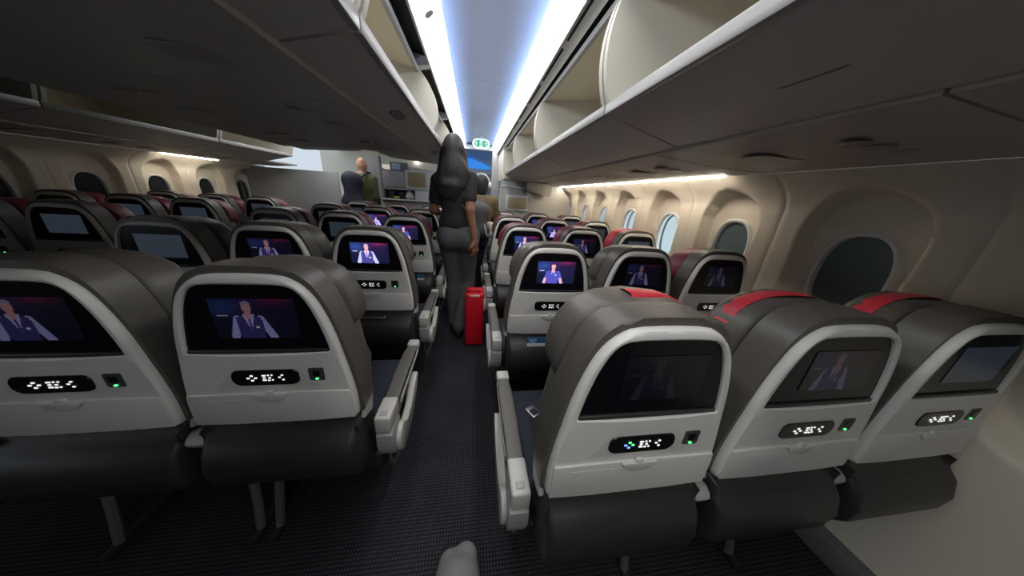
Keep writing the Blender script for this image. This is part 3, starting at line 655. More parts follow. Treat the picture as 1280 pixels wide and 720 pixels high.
# seat screens: the picture is printed into the screen's own colours
def screen_me(kind, gain):
    key = f'screen_{kind}_{gain}'
    if key in ME: return ME[key]
    W, Hh, nx, ny = .196, .114, 72, 42
    V = []; F = []; C = []
    def sst(a, b, x): t = max(0, min(1, (x - a) / (b - a))); return t * t * (3 - 2 * t)
    def mixc(a, b, t): return [a[i] * (1 - t) + b[i] * t for i in range(3)]
    def ellm(x, y, cx, cy, rx, ry): return 1 - sst(.85, 1.12, math.hypot((x - cx) / rx, (y - cy) / ry))
    def seg(x, y, ax_, ay, bx, by, r):
        dx, dy = bx - ax_, by - ay; t = max(0, min(1, ((x - ax_) * dx + (y - ay) * dy) / (dx * dx + dy * dy)))
        return 1 - sst(r * .85, r * 1.15, math.hypot(x - ax_ - t * dx, y - ay - t * dy))
    def color(x, y):      # x 0..1.78, y 0..1 (up)
        c = [.010, .012, .045]
        c = mixc(c, [.05, .12, .50], .75 * math.exp(-((x - .28) / .40) ** 2 - ((y - .80) / .22) ** 2))
        c = mixc(c, [.40, .03, .16], .85 * math.exp(-((x - 1.30) / .34) ** 2 - ((y - 1.0) / .13) ** 2))
        c = mixc(c, [.10, .02, .22], .6 * math.exp(-((x - .80) / .30) ** 2 - ((y - .92) / .25) ** 2))
        c = mixc(c, [.03, .02, .10], .5 * math.exp(-((x - 1.3) / .5) ** 2 - ((y - .6) / .35) ** 2))
        if kind == 'off': return [.012, .016, .022]
        c = [q * .5 for q in c]; f = .74
        if kind == 'small':
            sc_ = .8; x = f + (x - f) / sc_; y = (y - .02) / sc_
        sleeve = [.42, .42, .85] if kind != 'polo' else [.07, .07, .36]
        vest = [.050, .045, .20] if kind != 'polo' else [.06, .06, .34]
        skin = [.62, .30, .34]
        if kind == 'small': vest = [.30, .26, .70]; sleeve = [.50, .42, .95]
        m = max(seg(x, y, f - .24, .50, f - .38, .05, .085), seg(x, y, f + .24, .50, f + .44, .02, .085)); c = mixc(c, sleeve, m)
        if kind == 'polo': c = mixc(c, skin, max(seg(x, y, f - .36, .20, f - .40, -.05, .06), seg(x, y, f + .37, .20, f + .44, -.05, .06)))
        b = 1 if abs(x - f) < .27 - .05 * abs(y - .3) and y < .60 - .35 * max(0, abs(x - f) - .08) else 0
        c = mixc(c, vest, b)
        if kind != 'polo':
            v = 1 if (y > .30 and y < .62 and abs(x - f) < .035 + .30 * (y - .30)) else 0; c = mixc(c, [.50, .46, .80], v)
            c = mixc(c, [.12, .07, .36], 1 if (abs(x - f) < .022 and .2 < y < .60) else 0)
            c = mixc(c, [.8, .8, .9], 1 if (f + .10 < x < f + .17 and .27 < y < .31) else 0)
        else:
            c = mixc(c, [.30, .30, .70], 1 if (y > .40 and y < .62 and abs(abs(x - f) - .06) < .02) else 0); c = mixc(c, [.5, .5, .9], ellm(x, y, f + .13, .38, .035, .035))
        c = mixc(c, skin, max(seg(x, y, f, .56, f, .66, .065), ellm(x, y, f, .78, .095, .135)))
        c = mixc(c, [.35, .15, .18], .5 * ellm(x, y, f, .70, .04, .012)); c = mixc(c, [.2, .1, .15], .6 * max(ellm(x, y, f - .035, .80, .016, .012), ellm(x, y, f + .035, .80, .016, .012)))
        h = ellm(x, y, f, .87, .10, .075) * (1 if y > .86 - .6 * max(0, abs(x - f) - .07) else 0)
        c = mixc(c, [.32, .28, .42] if kind == 'vest' else [.03, .02, .06], h)
        if .10 < x < .32 and .57 < y < .60: c = [.6, .6, .75]       # caption bar
        return c
    for j in range(ny):
        for i in range(nx):
            x0, x1, z0, z1 = (-W / 2 + W * i / nx, -W / 2 + W * (i + 1) / nx, -Hh / 2 + Hh * j / ny, -Hh / 2 + Hh * (j + 1) / ny)
            b = len(V); V += [(x0, 0, z0), (x1, 0, z0), (x1, 0, z1), (x0, 0, z1)]; F.append((b, b + 1, b + 2, b + 3))
            c = color((i + .5) / nx * 1.78, (j + .5) / ny); C += [c[0] * gain, c[1] * gain, c[2] * gain, 1] * 4
    me = bpy.data.meshes.new(key); me.from_pydata(V, [], F); at = me.color_attributes.new('picture', 'FLOAT_COLOR', 'CORNER'); at.data.foreach_set('color', C)
    me.materials.append(SCREEN); ME[key] = me; return me

def seat(x, y, label, group, screen='vest', gain=1.0, cover='burg', drop=.04, rod=False, arm=None, mid=True, detail=2, ang=0):
    """arm: +1 aisle armrest on the right (+x), -1 on the left"""
    r = tag(empty('airline_seat', (x, y, 0)), label, 'seat', group)
    obj('back_shell', ME['shell'], r)
    g = obj('screen_bezel', ME['glass'], r); obj('screen', screen_me(screen, gain), g, (.010, .0065, 1.030)); obj('bezel_ledge', ME['ledge'], g)
    p = obj('control_panel', ME['panel'], r, (-.002, 0, .850)); obj('panel_icons', ME['icons_a'] if detail == 3 else ME['icons'], p, scale=(.92, 1, .85))
    q = obj('power_port', ME['port'], r, (.128, 0, .856)); obj('port_light', ME['led'], q)
    t = obj('tray_table', ME['tray'], r); obj('tray_latch', ME['tlatch'], t)
    obj('back_cushion', ME['cushion'], r); h = obj('headrest', ME[{'burg': 'headrest_burg', 'red2': 'headrest_red'}.get(cover, 'headrest')], r, (0, 0, -drop))
    if 'cover_' + str(cover) in ME: obj('headrest_cover', ME['cover_' + cover], h)
    obj('lower_back', ME['lower'], r)
    if rod: obj('pocket_rod', ME['rod'], r)
    obj('seat_cushion', ME['seatpad'], r); obj('seat_pan', ME['pan'], r); obj('lower_cushion', ME['lumbar'], r)
    sx = -1 if arm == 1 else 1
    for nm, k in (('leg', 'leg_r'), ('leg', 'leg_f'), ('seat_rail', 'rail')): obj(nm, ME[k], r, (0, 0, 0), (0, 0, 0), (sx, 1, 1))
    for s in (-1, 1): obj('recline_hinge', ME['hinge'], r, (s * .222, 0, 0))
    if mid:
        a = obj('armrest', ME['midblock'], r, (.24, 0, 0)); obj('arm_pad', ME['midpad'], a)
    if arm:
        a = obj('aisle_armrest', ME['armbody'], r, (arm * .262, 0, 0), (0, 0, 0), (arm, 1, 1))
        for nm, k in (('arm_pad', 'pad'), ('pad_strip', 'padstrip'), ('rear_cap', 'rearcap'), ('recline_button', 'button'), ('front_cap', 'frontcap'), ('side_bumper', 'bumper'), ('bag_guard', 'loop')):
            obj(nm, ME[k], a)
    return r

RX = [.404, .884, 1.364]; MXX = [-1.532, -1.052, -.572]
YR = [.396 + .79 * n for n in range(5)]; YM = [.683 + .79 * n for n in range(5)]
ROW = ['nearest row', 'second row', 'third row', 'fourth row', 'last row']
g_r, g_m, g_l = 'seats of the right block', 'seats of the centre block', 'seats of the far left block'
scr_r = {(0, 0): ('vest', .006), (1, 0): ('polo', 1.0), (2, 0): ('vest', .95), (3, 0): ('off', 1), (4, 0): ('off', 1),
         (0, 1): ('vest', .03), (1, 1): ('vest', .08), (2, 1): ('vest', .14), (3, 1): ('small', .9), (4, 1): ('small', .8),
         (0, 2): ('off', .6), (1, 2): ('vest', .03), (2, 2): ('off', 1.5), (3, 2): ('off', 1), (4, 2): ('off', 2)}
words = {'vest': 'screen showing a man in a vest', 'polo': 'screen showing a person in a navy polo', 'small': 'screen showing a figure in white', 'off': 'dark screen'}
for n in range(5):
    for c in range(3):
        s, gn = scr_r[(n, c)]; cv = 'burg'
        if n == 0: cv = 'red_a' if c == 0 else 'red'
        if n == 1: cv = 'grey' if c < 2 else 'burg'
        if c == 2 and n == 2: cv = 'red2'
        dim = 'dim ' if s != 'off' and gn < .5 else ''
        seat(RX[c], YR[n], f"{['aisle', 'middle', 'window'][c]} seat of right block, {ROW[n]}, {dim}{words[s]}", g_r, s, gn, cv, .022 if n == 0 else (.036 if n == 1 else .018), False, -1 if c == 0 else None, c < 2, 3 if (n, c) == (0, 0) else 2)
scr_m = {(0, 2): ('vest', .10), (1, 2): ('vest', 1.0), (2, 2): ('polo', .95), (3, 2): ('off', 1), (4, 2): ('off', 1), (3, 1): ('small', .95), (2, 1): ('off', 1), (1, 1): ('vest', .16), (0, 1): ('vest', .08), (0, 0): ('off', 1)}
for n in range(5):
    for c in range(3):
        s, gn = scr_m.get((n, c), ('off', 1)); cv = 'grey' if n < 2 else 'burg'
        dim = 'dim ' if s != 'off' and gn < .6 else ''
        seat(MXX[c], YM[n], f"{['left', 'middle', 'right aisle'][c]} seat of centre block, {ROW[n]}, {dim}{words[s]}", g_m, s, gn, cv, .015 if (n, c) == (2, 2) else (.034 if n < 2 else .02), (n, c) == (1, 2), {2: 1, 0: -1}.get(c), c < 2)
for n in range(1, 5):
    for c in range(3):
        x = mx(RX[c])
        seat(x, YR[n], f"grey-shelled {['aisle', 'middle', 'window'][c]} seat of the far left block, {ROW[n].replace('second row', 'nearest row in view')}", g_l, 'off', 1, 'burg', .035, False, 1 if c == 0 else None, c > 0)
# seat-belt buckle lying on the near right seat
bk = tag(empty('seat_belt', (.275, .86, .476)), 'seat belt with a chrome buckle lying on the nearest right aisle seat cushion', 'seat belt')
bm = bmesh.new(); add_box(bm, (-.022, -.030, 0), (.022, .030, .006), .002); add_box(bm, (-.016, -.022, .006), (.016, .010, .009), .001, 1, 1); obj('buckle', to_mesh(bm, 'buckle', [STEEL, NAVY]), bk, (0, 0, 0), (0, 0, .5))
bm = bmesh.new(); add_prism(bm, [(-.019, -.02), (.019, -.02), (.01, -.26), (-.04, -.28)], 'z', 0, .003); obj('strap', to_mesh(bm, 'strap', BLACK), bk)
# safety cards in the pockets
def card(x, y, z, w_, label, word):
    c = tag(empty('safety_card', (x, y, z)), label, 'card', 'safety cards in seat pockets')
    bm = bmesh.new(); add_box(bm, (-w_ / 2, -.004, -.03), (w_ / 2, 0, .024), .001); obj('card_sheet', to_mesh(bm, 'card_sheet', CARDBLUE, 0), c)
    bm = bmesh.new(); add_box(bm, (-w_ / 2, -.007, -.03), (w_ / 2, -.0042, -.012), .0005); obj('white_edge', to_mesh(bm, 'white_edge', WHITE, 0), c)
    if word:
        cu = bpy.data.curves.new('card_text', 'FONT'); cu.body = word; cu.size = .030; cu.extrude = .0004
        tmp = bpy.data.objects.new('tmp', cu); COL.objects.link(tmp); bpy.context.view_layer.update()
        me = bpy.data.meshes.new_from_object(tmp.evaluated_get(bpy.context.evaluated_depsgraph_get())); bpy.data.objects.remove(tmp)
        me.materials.clear(); me.materials.append(WHITE); obj('card_number', me, c, (-w_ / 2 + .008, -.0046, -.008), (math.radians(90), 0, 0))
card(.375, 1.186 - .026, .655, .17, 'blue and white safety card sticking out of the second-row right seat pocket', '787')
card(-.455, 2.263 - .026, .655, .06, 'small blue card in the seat pocket ahead of the centre seat on the left', '')

# ================================================================== PEOPLE
def human(pts, S=1.0, off=0, female=False):
    """primitives of a body from joint positions; S scales the radii"""
    g = pts; P = {}
    s = lambda v: v * S
    P['head'] = [ell(g['head'], (s(.074), s(.092), s(.112)), off), ell((g['head'][0], g['head'][1] + g['fy'] * .035, g['head'][2] - .055), (s(.052), s(.058), s(.060)), off)]
    hx, hy, hz = g['head']; fy = g['fy']; fx = g.get('fx', 0)
    P['face'] = [cap((hx + fx * .085, hy + fy * .088, hz + .012), (hx + fx * .10, hy + fy * .106, hz - .022), .009, .015), ell((hx + fx * .08, hy + fy * .085, hz - .060), (.024, .014, .009)),
                 ell((hx - .077, hy, hz - .005), (.012, .022, .032)), ell((hx + .077, hy, hz - .005), (.012, .022, .032)),
                 ell((hx + fx * .08 - .031, hy + fy * .080, hz + .012), (.013, .012, .009)), ell((hx + fx * .08 + .031, hy + fy * .080, hz + .012), (.013, .012, .009))]
    P['neck'] = [cap(g['neck'], (hx, hy, hz - .06), s(.055), s(.048), off)]
    ch = np.array(g['chest']); wa = np.array(g['waist']); pe = np.array(g['pelvis'])
    shw = abs(g['sr'][0] - g['sl'][0]) / 2
    P['torso'] = [ell(ch, (shw * .93, s(.105), s(.20)), off), ell((ch[0], ch[1], ch[2] + .10), (shw * .98, s(.075), s(.085)), off), ell(wa, (shw * .80, s(.092), s(.15)), off), cap(ch, wa, s(.09), s(.088), off)]
    P['hips'] = [ell(pe, (g['hipw'], s(.112), s(.125)), off), ell((pe[0] - .07, pe[1] - fy * .055, pe[2] - .03), (s(.092), s(.085), s(.095)), off), ell((pe[0] + .07, pe[1] - fy * .055, pe[2] - .03), (s(.092), s(.085), s(.095)), off)]
    for a in 'lr':
        P['uarm_' + a] = [cap(g['s' + a], g['e' + a], s(.052), s(.040), off)]
        P['farm_' + a] = [cap(g['e' + a], g['w' + a], s(.038), s(.026), off)]
        P['thigh_' + a] = [cap(g['h' + a], g['k' + a], s(.092), s(.060), off)]
        P['calf_' + a] = [cap(g['k' + a], (np.array(g['k' + a]) * .6 + np.array(g['a' + a]) * .4) + np.array([0, -fy * .012, 0]), s(.054), s(.056), off), cap((np.array(g['k' + a]) * .6 + np.array(g['a' + a]) * .4) + np.array([0, -fy * .012, 0]), g['a' + a], s(.054), s(.036), off)]
    return P
def hand(wrist, d, palm_n, S=1.0, curl=.35, thumb=1):
    """relaxed hand: palm, four unequal curled fingers, thumb leaving the side of the palm"""
    d = np.array(d, float); d /= np.linalg.norm(d); n = np.array(palm_n, float); n -= (n @ d) * d; n /= np.linalg.norm(n); u = np.cross(d, n) * thumb
    w0 = np.array(wrist, float); out = []
    for k in (-.028, -.010, .010, .026): out.append(cap(w0 + d * .012 + u * k * .55, w0 + d * .085 * S + u * k, .0135, .0115))
    for k, L in zip((.029, .010, -.010, -.028), (.068, .077, .072, .056)):
        b = w0 + d * .085 * S + u * k; dd = d
        for i, f in enumerate((.45, .32, .23)):
            an = curl * (i + 1) * .75; dd = d * math.cos(an) + n * math.sin(an); e = b + dd * L * f * S; out.append(cap(b, e, .0088 - .0008 * i, .0082 - .0008 * i)); b = e
    b = w0 + d * .028 + u * .026; m_ = b + (d * .55 + u * .70 + n * .25) / 1.0 * .036; e = m_ + (d * .88 + u * .30 + n * .35) * .030
    out += [cap(w0 + d * .02 + u * .010, b, .014, .013), cap(b, m_, .0125, .0105), cap(m_, e, .0105, .0085)]
    return out
def flat(P, keys): return [q for k in keys for q in P[k]]
def shoe(a, toe, m, parent, name='shoe'):
    a = np.array(a, float); t = np.array(toe, float); z0 = a[2] - .075
    pr = [cap((a[0], a[1], a[2] - .03), (a[0] * .5 + t[0] * .5, a[1] * .5 + t[1] * .5, (a[2] - .045) * .5 + (t[2] + .03) * .5), .040, .036), cap((a[0] * .5 + t[0] * .5, a[1] * .5 + t[1] * .5, (a[2] - .045) * .5 + (t[2] + .03) * .5), (t[0], t[1], t[2] + .028), .038, .028),
          cap((a[0] - (t[0] - a[0]) * .22, a[1] - (t[1] - a[1]) * .22, a[2] - .045), (a[0], a[1], a[2] - .04), .032, .036)]
    return obj(name, sdf_mesh(name, pr, m, .007, .02), parent)

# ---- the woman walking up the aisle
W = dict(fy=1, head=(-.175, 2.46, 1.685), neck=(-.170, 2.43, 1.53), chest=(-.170, 2.43, 1.38), waist=(-.160, 2.44, 1.16), pelvis=(-.140, 2.45, 1.00), hipw=.182,
         sl=(-.305, 2.42, 1.455), sr=(-.036, 2.41, 1.497), el=(-.350, 2.43, 1.215), er=(-.035, 2.33, 1.235), wl=(-.335, 2.66, 1.18), wr=(.012, 2.305, .975),
         hl=(-.225, 2.45, .95), hr=(-.055, 2.45, .95), kl=(-.192, 2.50, .53), kr=(-.050, 2.51, .53), al=(-.190, 2.47, .095), ar=(-.130, 2.30, .12))
woman = tag(empty('person', (-.16, 2.45, 0)), 'woman with long black hair, black t-shirt and charcoal trousers walking away up the aisle', 'person')
def link(name, me, parent): o = obj(name, me); o.parent = parent; o.matrix_parent_inverse = Matrix.Translation(-parent.location); return o
B = human(W); Bl = human(W, .84); B.update({k: Bl[k] for k in ('thigh_l', 'thigh_r', 'calf_l', 'calf_r')})
body = flat(B, ['head', 'face', 'neck', 'torso', 'hips', 'uarm_l', 'uarm_r', 'farm_l', 'farm_r', 'thigh_l', 'thigh_r', 'calf_l', 'calf_r']) + [cap(W['al'], (W['al'][0], W['al'][1] + .10, .05), .033, .026), cap(W['ar'], (W['ar'][0] + .01, W['ar'][1] + .10, .05), .033, .026)]
body += hand(W['wl'], (.15, .95, .1), (0, 0, -1), .95, .5, -1) + hand(W['wr'], (.05, .03, -1), (-.6, .5, 0), .95, .45, -1)
link('body', sdf_mesh('body', body, SKIN_D, .0055, .022), woman)
B2 = human(W, 1.0, .014)
shirt = flat(B2, ['torso', 'neck']) + [cap(W['sl'], np.array(W['sl']) * .38 + np.array(W['el']) * .62, .063, .058), cap(W['sr'], np.array(W['sr']) * .38 + np.array(W['er']) * .62, .063, .058), ell((-.155, 2.45, 1.10), (.160, .115, .13))]
for pl, dr in ((np.array(W['sl']) * .45 + np.array(W['el']) * .55, np.array(W['el']) - np.array(W['sl'])), (np.array(W['sr']) * .45 + np.array(W['er']) * .55, np.array(W['er']) - np.array(W['sr']))): pass
link('tshirt', sdf_mesh('tshirt', shirt, TSHIRT, .007, .035, [((0, 0, 1.065), (0.05, 0, -1)), ((0, 0, 1.545), (0, 0, 1))]), woman)
tr = [ell((-.14, 2.45, 1.03), (.175, .118, .10))] + flat(human(W, 1.0, .014), ['hips'])
for a in 'lr':
    h_, k_, n_ = np.array(W['h' + a]), np.array(W['k' + a]), np.array(W['a' + a])
    tr += [cap(h_, k_, .102, .064), cap(k_, n_ + np.array([0, 0, .02]), .064, .056), cap(k_ + np.array([0, -.010, -.08]), n_, .062, .054)]
link('trousers', sdf_mesh('trousers', tr, DENIM, .008, .035, [((0, 0, 1.095), (-.05, 0, 1)), ((0, 0, .075), (0, 0, -1))]), woman)
bm = bmesh.new()
for x in (-.215, -.075): add_prism(bm, [(x - .055, 1.00), (x + .055, 1.00), (x + .05, .90), (x, .875), (x - .05, .90)], 'y', 2.262, 2.30, .004, 1)
hair = [ell((-.175, 2.445, 1.715), (.087, .112, .112)), cap((-.175, 2.40, 1.69), (-.175, 2.365, 1.56), .086, .070), ell((-.176, 2.338, 1.52), (.122, .044, .13)), ell((-.190, 2.326, 1.44), (.104, .032, .12)),
        cap((-.25, 2.42, 1.66), (-.292, 2.365, 1.47), .036, .026), cap((-.292, 2.365, 1.47), (-.285, 2.33, 1.37), .026, .008), cap((-.10, 2.42, 1.66), (-.066, 2.365, 1.52), .036, .022), cap((-.066, 2.365, 1.52), (-.085, 2.33, 1.42), .022, .008),
        cap((-.215, 2.318, 1.42), (-.225, 2.318, 1.32), .044, .010), cap((-.16, 2.318, 1.42), (-.165, 2.318, 1.30), .044, .010), cap((-.255, 2.322, 1.43), (-.265, 2.322, 1.35), .030, .008)]
link('hair', sdf_mesh('hair', hair, HAIR, .006, .04, holes=[ell((-.175, 2.58, 1.67), (.066, .085, .115))]), woman)
shoe((-.190, 2.47, .085), (-.190, 2.62, .01), SHOE, None).parent = woman
shoe((-.130, 2.30, .115), (-.118, 2.43, .012), SHOE, None).parent = woman
for o in woman.children:
    if o.name.startswith('shoe'): o.matrix_parent_inverse = Matrix.Translation(-woman.location)
bm = bmesh.new(); add_tube(bm, [(-.10, 2.323, 1.28), (-.06, 2.335, 1.21), (-.035, 2.36, 1.165)], .004, 6); link('shoulder_strap', to_mesh(bm, 'shoulder_strap', STEEL), woman)
bm = bmesh.new(); bmesh.ops.create_cone(bm, cap_ends=True, segments=16, radius1=.036, radius2=.036, depth=.035)
wt = obj('wrist_watch', to_mesh(bm, 'wrist_watch', WHITE)); wt.parent = woman; wt.location = Vector((-.333, 2.63, 1.184)) - woman.location; wt.rotation_euler = (math.radians(90), 0, math.radians(-12))
bm = bmesh.new(); add_tube(bm, [(.000 + .012 * math.cos(t), 2.305 + .012 * math.sin(t), .868) for t in [k * math.pi / 5 for k in range(10)]], .004, 6, True); link('ring', to_mesh(bm, 'ring', WHITE), woman)

# ---- the red case behind her
rc = tag(empty('suitcase', (.022, 2.13, 0)), 'tall narrow bright red bag standing on the aisle carpet behind the woman', 'bag')
bm = bmesh.new(); add_box(bm, (-.082, 0, .015), (.082, .20, .535), .016, 3); obj('case_body', to_mesh(bm, 'case_body', REDBAG), rc)
bm = bmesh.new(); add_box(bm, (-.090, .01, .02), (-.078, .19, .52), .005, 2); obj('side_panel', to_mesh(bm, 'side_panel', REDDARK), rc)
bm = bmesh.new(); add_tube(bm, [(-.070, .05, .528), (-.066, .05, .553), (-.05, .05, .562), (.028, .05, .558), (.042, .05, .548), (.046, .05, .528)], .012, 8); obj('carry_handle', to_mesh(bm, 'carry_handle', REDBAG), rc)
bm = bmesh.new(); add_box(bm, (-.045, -.003, .512), (.042, .004, .528), .002); obj('white_tag', to_mesh(bm, 'white_tag', WHITE), rc)
for x in (-.06, .06):
    bm = bmesh.new(); add_tube(bm, [(x - .012, .16, .018), (x + .012, .16, .018)], .018, 12); obj('wheel', to_mesh(bm, 'wheel', SHOE), rc)
bm = bmesh.new(); add_prism(bm, [(-.03, .004), (.03, .004), (.03, .012), (-.03, .012)], 'y', .01, .05); obj('foot', to_mesh(bm, 'foot', SHOE), rc)

# ---- the person ahead of her in an olive jacket
Q = dict(fy=1, fx=.4, head=(.085, 3.32, 1.475), neck=(.075, 3.28, 1.33), chest=(.065, 3.28, 1.19), waist=(.05, 3.28, 1.0), pelvis=(.01, 3.28, .86), hipw=.165,
         sl=(-.09, 3.28, 1.30), sr=(.215, 3.28, 1.29), el=(-.15, 3.36, 1.06), er=(.27, 3.36, 1.13), wl=(-.10, 3.53, 1.02), wr=(.24, 3.54, 1.04),
         hl=(-.09, 3.28, .82), hr=(.075, 3.28, .82), kl=(-.17, 3.30, .46), kr=(.05, 3.30, .46), al=(-.20, 3.27, .085), ar=(.045, 3.27, .085))
pers = tag(empty('person', (.02, 3.28, 0)), 'passenger in an olive jacket and navy jeans standing ahead of the woman', 'person')
B = human(Q, .95); body = flat(B, list(B.keys())) + hand(Q['wl'], (.3, .9, -.2), (.3, 0, -1), .95, .5, -1) + hand(Q['wr'], (-.1, .9, -.3), (-.3, 0, -1), .95, .5, 1)
body += [cap(Q['al'], (Q['al'][0], 3.37, .05), .033, .026), cap(Q['ar'], (Q['ar'][0], 3.37, .05), .033, .026)]
link('body', sdf_mesh('body', body, SKIN_L, .008, .022), pers)
B2 = human(Q, .95, .022); link('jacket', sdf_mesh('jacket', flat(B2, ['torso', 'uarm_l', 'uarm_r', 'farm_l', 'farm_r']) + [ell((.03, 3.28, .93), (.165, .13, .13))], OLIVE, .008, .035, [((0, 0, .83), (0, 0, -1)), ((0, 0, 1.36), (0, 0, 1))]), pers)
tr = flat(human(Q, .95, .016), ['hips'])
for a in 'lr':
    h_, k_, n_ = np.array(Q['h' + a]), np.array(Q['k' + a]), np.array(Q['a' + a]); tr += [cap(h_, k_, .088, .078), cap(k_, n_, .076, .066)]
link('jeans', sdf_mesh('jeans', tr, NAVYJEAN, .009, .035, [((0, 0, .90), (0, 0, 1)), ((0, 0, .065), (0, 0, -1))]), pers)
link('hair', sdf_mesh('hair', [ell((.080, 3.305, 1.495), (.088, .102, .100)), ell((.078, 3.26, 1.43), (.078, .055, .09))], HAIR, .008, .03, holes=[ell((.125, 3.42, 1.45), (.075, .09, .10))]), pers)
bm = bmesh.new(); add_tube(bm, [(.085 + .098 * math.cos(t), 3.31, 1.475 + .115 * math.sin(t)) for t in [k * math.pi / 14 for k in range(15)]], .013, 8)
for s in (-1, 1): add_tube(bm, [(.085 + s * .080, 3.31, 1.47), (.085 + s * .112, 3.31, 1.47)], .036, 14)
link('headphones', to_mesh(bm, 'headphones', WHITE), pers)
for a in 'lr': s_ = shoe(np.array(Q['a' + a]), (Q['a' + a][0], 3.42, .01), SHOE, pers); s_.matrix_parent_inverse = Matrix.Translation(-pers.location)
gp = tag(obj('backpack', sdf_mesh('backpack', [cap((-.02, 3.07, 1.20), (.10, 3.07, 1.20), .080), cap((-.03, 3.06, .98), (.10, 3.06, .98), .088), cap((.04, 3.065, 1.20), (.04, 3.06, .98), .092)], PACKG, .009, .04)), 'grey backpack on the back of the olive-jacketed passenger', 'backpack')
bm = bmesh.new(); add_tube(bm, [(.12, 2.985, 1.05), (.135, 2.97, .98), (.155, 2.985, .92)], .007, 6); obj('strap', to_mesh(bm, 'strap', WHITE), gp)
bm = bmesh.new(); add_tube(bm, [(.11, 3.12, 1.27), (.13, 3.20, 1.33), (.15, 3.28, 1.345)], .014, 6); obj('strap', to_mesh(bm, 'strap', PACKG), gp)
wb = tag(obj('paper_bag', sdf_mesh('paper_bag', [cap((.19, 3.15, 1.02), (.255, 3.15, 1.02), .035), cap((.19, 3.15, .93), (.245, 3.15, .93), .04), cap((.19, 3.15, 1.03), (.19, 3.15, .92), .04), cap((.25, 3.15, 1.03), (.25, 3.15, .92), .036)], WHITECLOTH, .008, .02)), 'crumpled white paper bag held at the right side of the olive-jacketed passenger', 'bag')
# navy roller bag on her other side
nb = tag(empty('roller_bag', (-.245, 2.98, 0)), 'dark navy bag standing in the aisle left of the woman\'s legs', 'bag')
bm = bmesh.new(); add_box(bm, (-.05, -.10, .03), (.07, .14, .62), .03, 3); obj('bag_body', to_mesh(bm, 'bag_body', PACKN), nb)
bm = bmesh.new(); add_tube(bm, [(-.02, 0, .61), (-.02, 0, .65), (.04, 0, .65), (.04, 0, .61)], .008, 6); obj('handle', to_mesh(bm, 'handle', PACKN), nb)
for y in (-.06, .10):
    bm = bmesh.new(); add_tube(bm, [(-.03, y, .02), (.05, y, .02)], .02, 10); obj('wheel', to_mesh(bm, 'wheel', SHOE), nb)

# ---- bald man with a navy backpack in the left aisle
Z = dict(fy=1, head=(-1.87, 5.02, 1.685), neck=(-1.87, 4.98, 1.53), chest=(-1.88, 4.98, 1.38), waist=(-1.88, 4.98, 1.16), pelvis=(-1.88, 4.98, 1.0), hipw=.175,
         sl=(-2.06, 4.98, 1.47), sr=(-1.70, 4.98, 1.47), el=(-2.10, 5.0, 1.20), er=(-1.66, 5.0, 1.20), wl=(-2.05, 5.2, 1.10), wr=(-1.70, 5.2, 1.10),
         hl=(-1.97, 4.98, .95), hr=(-1.79, 4.98, .95), kl=(-1.97, 5.0, .53), kr=(-1.79, 5.0, .53), al=(-1.97, 4.97, .09), ar=(-1.79, 4.97, .09))
bald = tag(empty('person', (-1.88, 4.98, 0)), 'bald man in a green jacket seen from behind in the left aisle', 'person')
B = human(Z); link('body', sdf_mesh('body', flat(B, list(B.keys())) + hand(Z['wl'], (.2, .9, 0), (0, 0, -1), 1, .5, -1) + hand(Z['wr'], (-.2, .9, 0), (0, 0, -1), 1, .5, 1) + [cap(Z['al'], (-1.97, 5.08, .05), .034, .028), cap(Z['ar'], (-1.79, 5.08, .05), .034, .028)], SKIN_L, .010, .022), bald)
B2 = human(Z, 1.0, .024); link('jacket', sdf_mesh('jacket', flat(B2, ['torso', 'uarm_l', 'uarm_r', 'farm_l', 'farm_r']) + [ell((-1.88, 4.98, 1.05), (.17, .135, .14))], GREENJ, .010, .035, [((0, 0, .93), (0, 0, -1)), ((0, 0, 1.56), (0, 0, 1))]), bald)
tr = flat(human(Z, 1.0, .016), ['hips', 'thigh_l', 'thigh_r', 'calf_l', 'calf_r']); link('trousers', sdf_mesh('trousers', tr, NAVYJEAN, .011, .035, [((0, 0, 1.03), (0, 0, 1)), ((0, 0, .07), (0, 0, -1))]), bald)
for a in 'lr': s_ = shoe(np.array(Z['a' + a]), (Z['a' + a][0], 5.12, .01), SHOE, bald); s_.matrix_parent_inverse = Matrix.Translation(-bald.location)
np_ = tag(obj('backpack', sdf_mesh('backpack', [cap((-1.98, 4.74, 1.43), (-1.88, 4.74, 1.43), .105), cap((-2.0, 4.72, 1.10), (-1.87, 4.72, 1.10), .12), cap((-1.94, 4.73, 1.45), (-1.94, 4.72, 1.08), .122)], PACKN, .010, .05)), 'large navy backpack on the bald man\'s back', 'backpack')
bm = bmesh.new(); add_tube(bm, [(-1.80, 4.80, 1.50), (-1.76, 4.92, 1.585), (-1.75, 5.03, 1.57), (-1.74, 5.10, 1.45)], .018, 6); obj('strap', to_mesh(bm, 'strap', PACKN), np_)
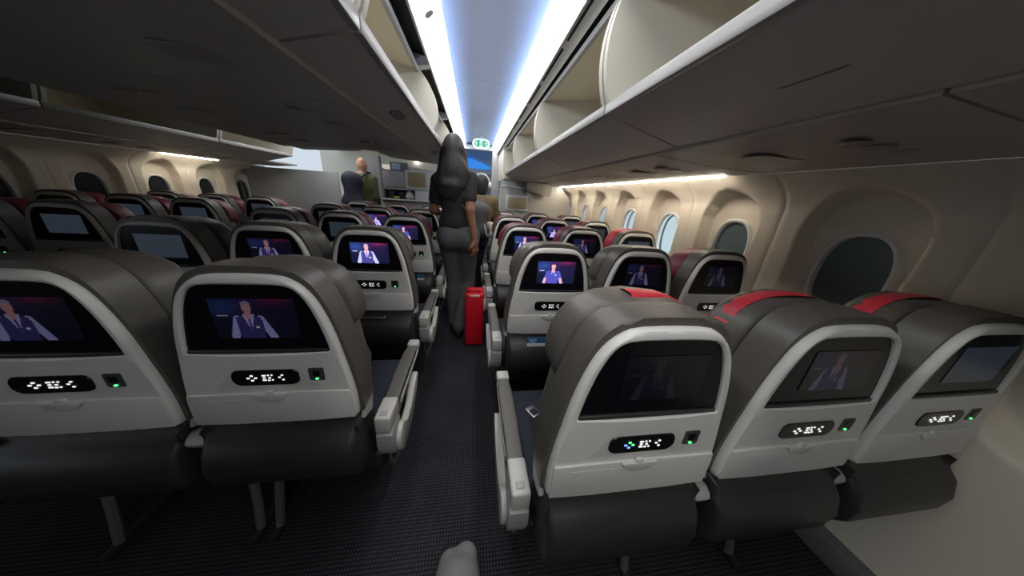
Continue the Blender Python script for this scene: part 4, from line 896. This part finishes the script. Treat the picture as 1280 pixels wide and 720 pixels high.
# ---- a passenger in blue farther on
Y = dict(fy=-1, head=(-1.99, 6.0, 1.40), neck=(-1.99, 6.02, 1.26), chest=(-1.99, 6.03, 1.12), waist=(-1.99, 6.03, .95), pelvis=(-1.99, 6.03, .80), hipw=.16,
         sl=(-2.14, 6.03, 1.20), sr=(-1.84, 6.03, 1.20), el=(-2.18, 6.0, .98), er=(-1.80, 6.0, .98), wl=(-2.10, 5.86, .90), wr=(-1.88, 5.86, .90),
         hl=(-2.07, 6.03, .76), hr=(-1.91, 6.03, .76), kl=(-2.07, 6.02, .42), kr=(-1.91, 6.02, .42), al=(-2.07, 6.05, .085), ar=(-1.91, 6.05, .085))
bl = tag(empty('person', (-1.99, 6.03, 0)), 'dark-haired passenger in a blue top facing the camera at the far left', 'person')
B = human(Y, .9); link('body', sdf_mesh('body', flat(B, list(B.keys())) + hand(Y['wl'], (.2, -.9, 0), (0, 0, -1), .9, .5, 1) + hand(Y['wr'], (-.2, -.9, 0), (0, 0, -1), .9, .5, -1) + [cap(Y['al'], (-2.07, 5.96, .045), .032, .026), cap(Y['ar'], (-1.91, 5.96, .045), .032, .026)], SKIN_L, .010, .022), bl)
link('top', sdf_mesh('top', flat(human(Y, .9, .02), ['torso', 'uarm_l', 'uarm_r', 'farm_l', 'farm_r']), BLUECLOTH, .010, .035, [((0, 0, .78), (0, 0, -1)), ((0, 0, 1.29), (0, 0, 1))]), bl)
link('trousers', sdf_mesh('trousers', flat(human(Y, .9, .016), ['hips', 'thigh_l', 'thigh_r', 'calf_l', 'calf_r']), NAVYJEAN, .012, .035, [((0, 0, .88), (0, 0, 1)), ((0, 0, .07), (0, 0, -1))]), bl)
link('hair', sdf_mesh('hair', [ell((-1.99, 6.015, 1.43), (.085, .10, .10)), cap((-2.06, 6.02, 1.40), (-2.06, 6.03, 1.28), .03), cap((-1.92, 6.02, 1.40), (-1.92, 6.03, 1.28), .03)], HAIR, .010, .03, holes=[ell((-1.99, 5.91, 1.385), (.062, .085, .09))]), bl)
for a in 'lr': s_ = shoe(np.array(Y['a' + a]), (Y['a' + a][0], 5.91, .01), SHOE, bl); s_.matrix_parent_inverse = Matrix.Translation(-bl.location)

# ---- grey shoe toe of whoever films, at the lower edge
sh = tag(empty('shoe', (-.035, .52, 0)), 'blurred grey shoe toe on the carpet at the bottom edge', 'shoe')
o = obj('upper', sdf_mesh('upper', [cap((-.02, -.12, .06), (.0, .0, .05), .078, .074), cap((-.035, .0, .048), (-.032, .055, .040), .052, .046), cap((.022, .0, .048), (.024, .072, .038), .052, .046), cap((-.02, -.12, .06), (-.02, -.16, .10), .060, .055)], SNEAK, .005, .02, [((0, 0, .018), (0, 0, -1))]), sh)
bm = bmesh.new(); add_prism(bm, smooth_poly([(-.075, -.19), (.035, -.19), (.050, -.05), (.058, .06), (.035, .118), (-.01, .118), (-.045, .06), (-.07, -.05)], 2), 'z', 0, .022, .005, 2); obj('sole', to_mesh(bm, 'sole', SNEAK), sh)
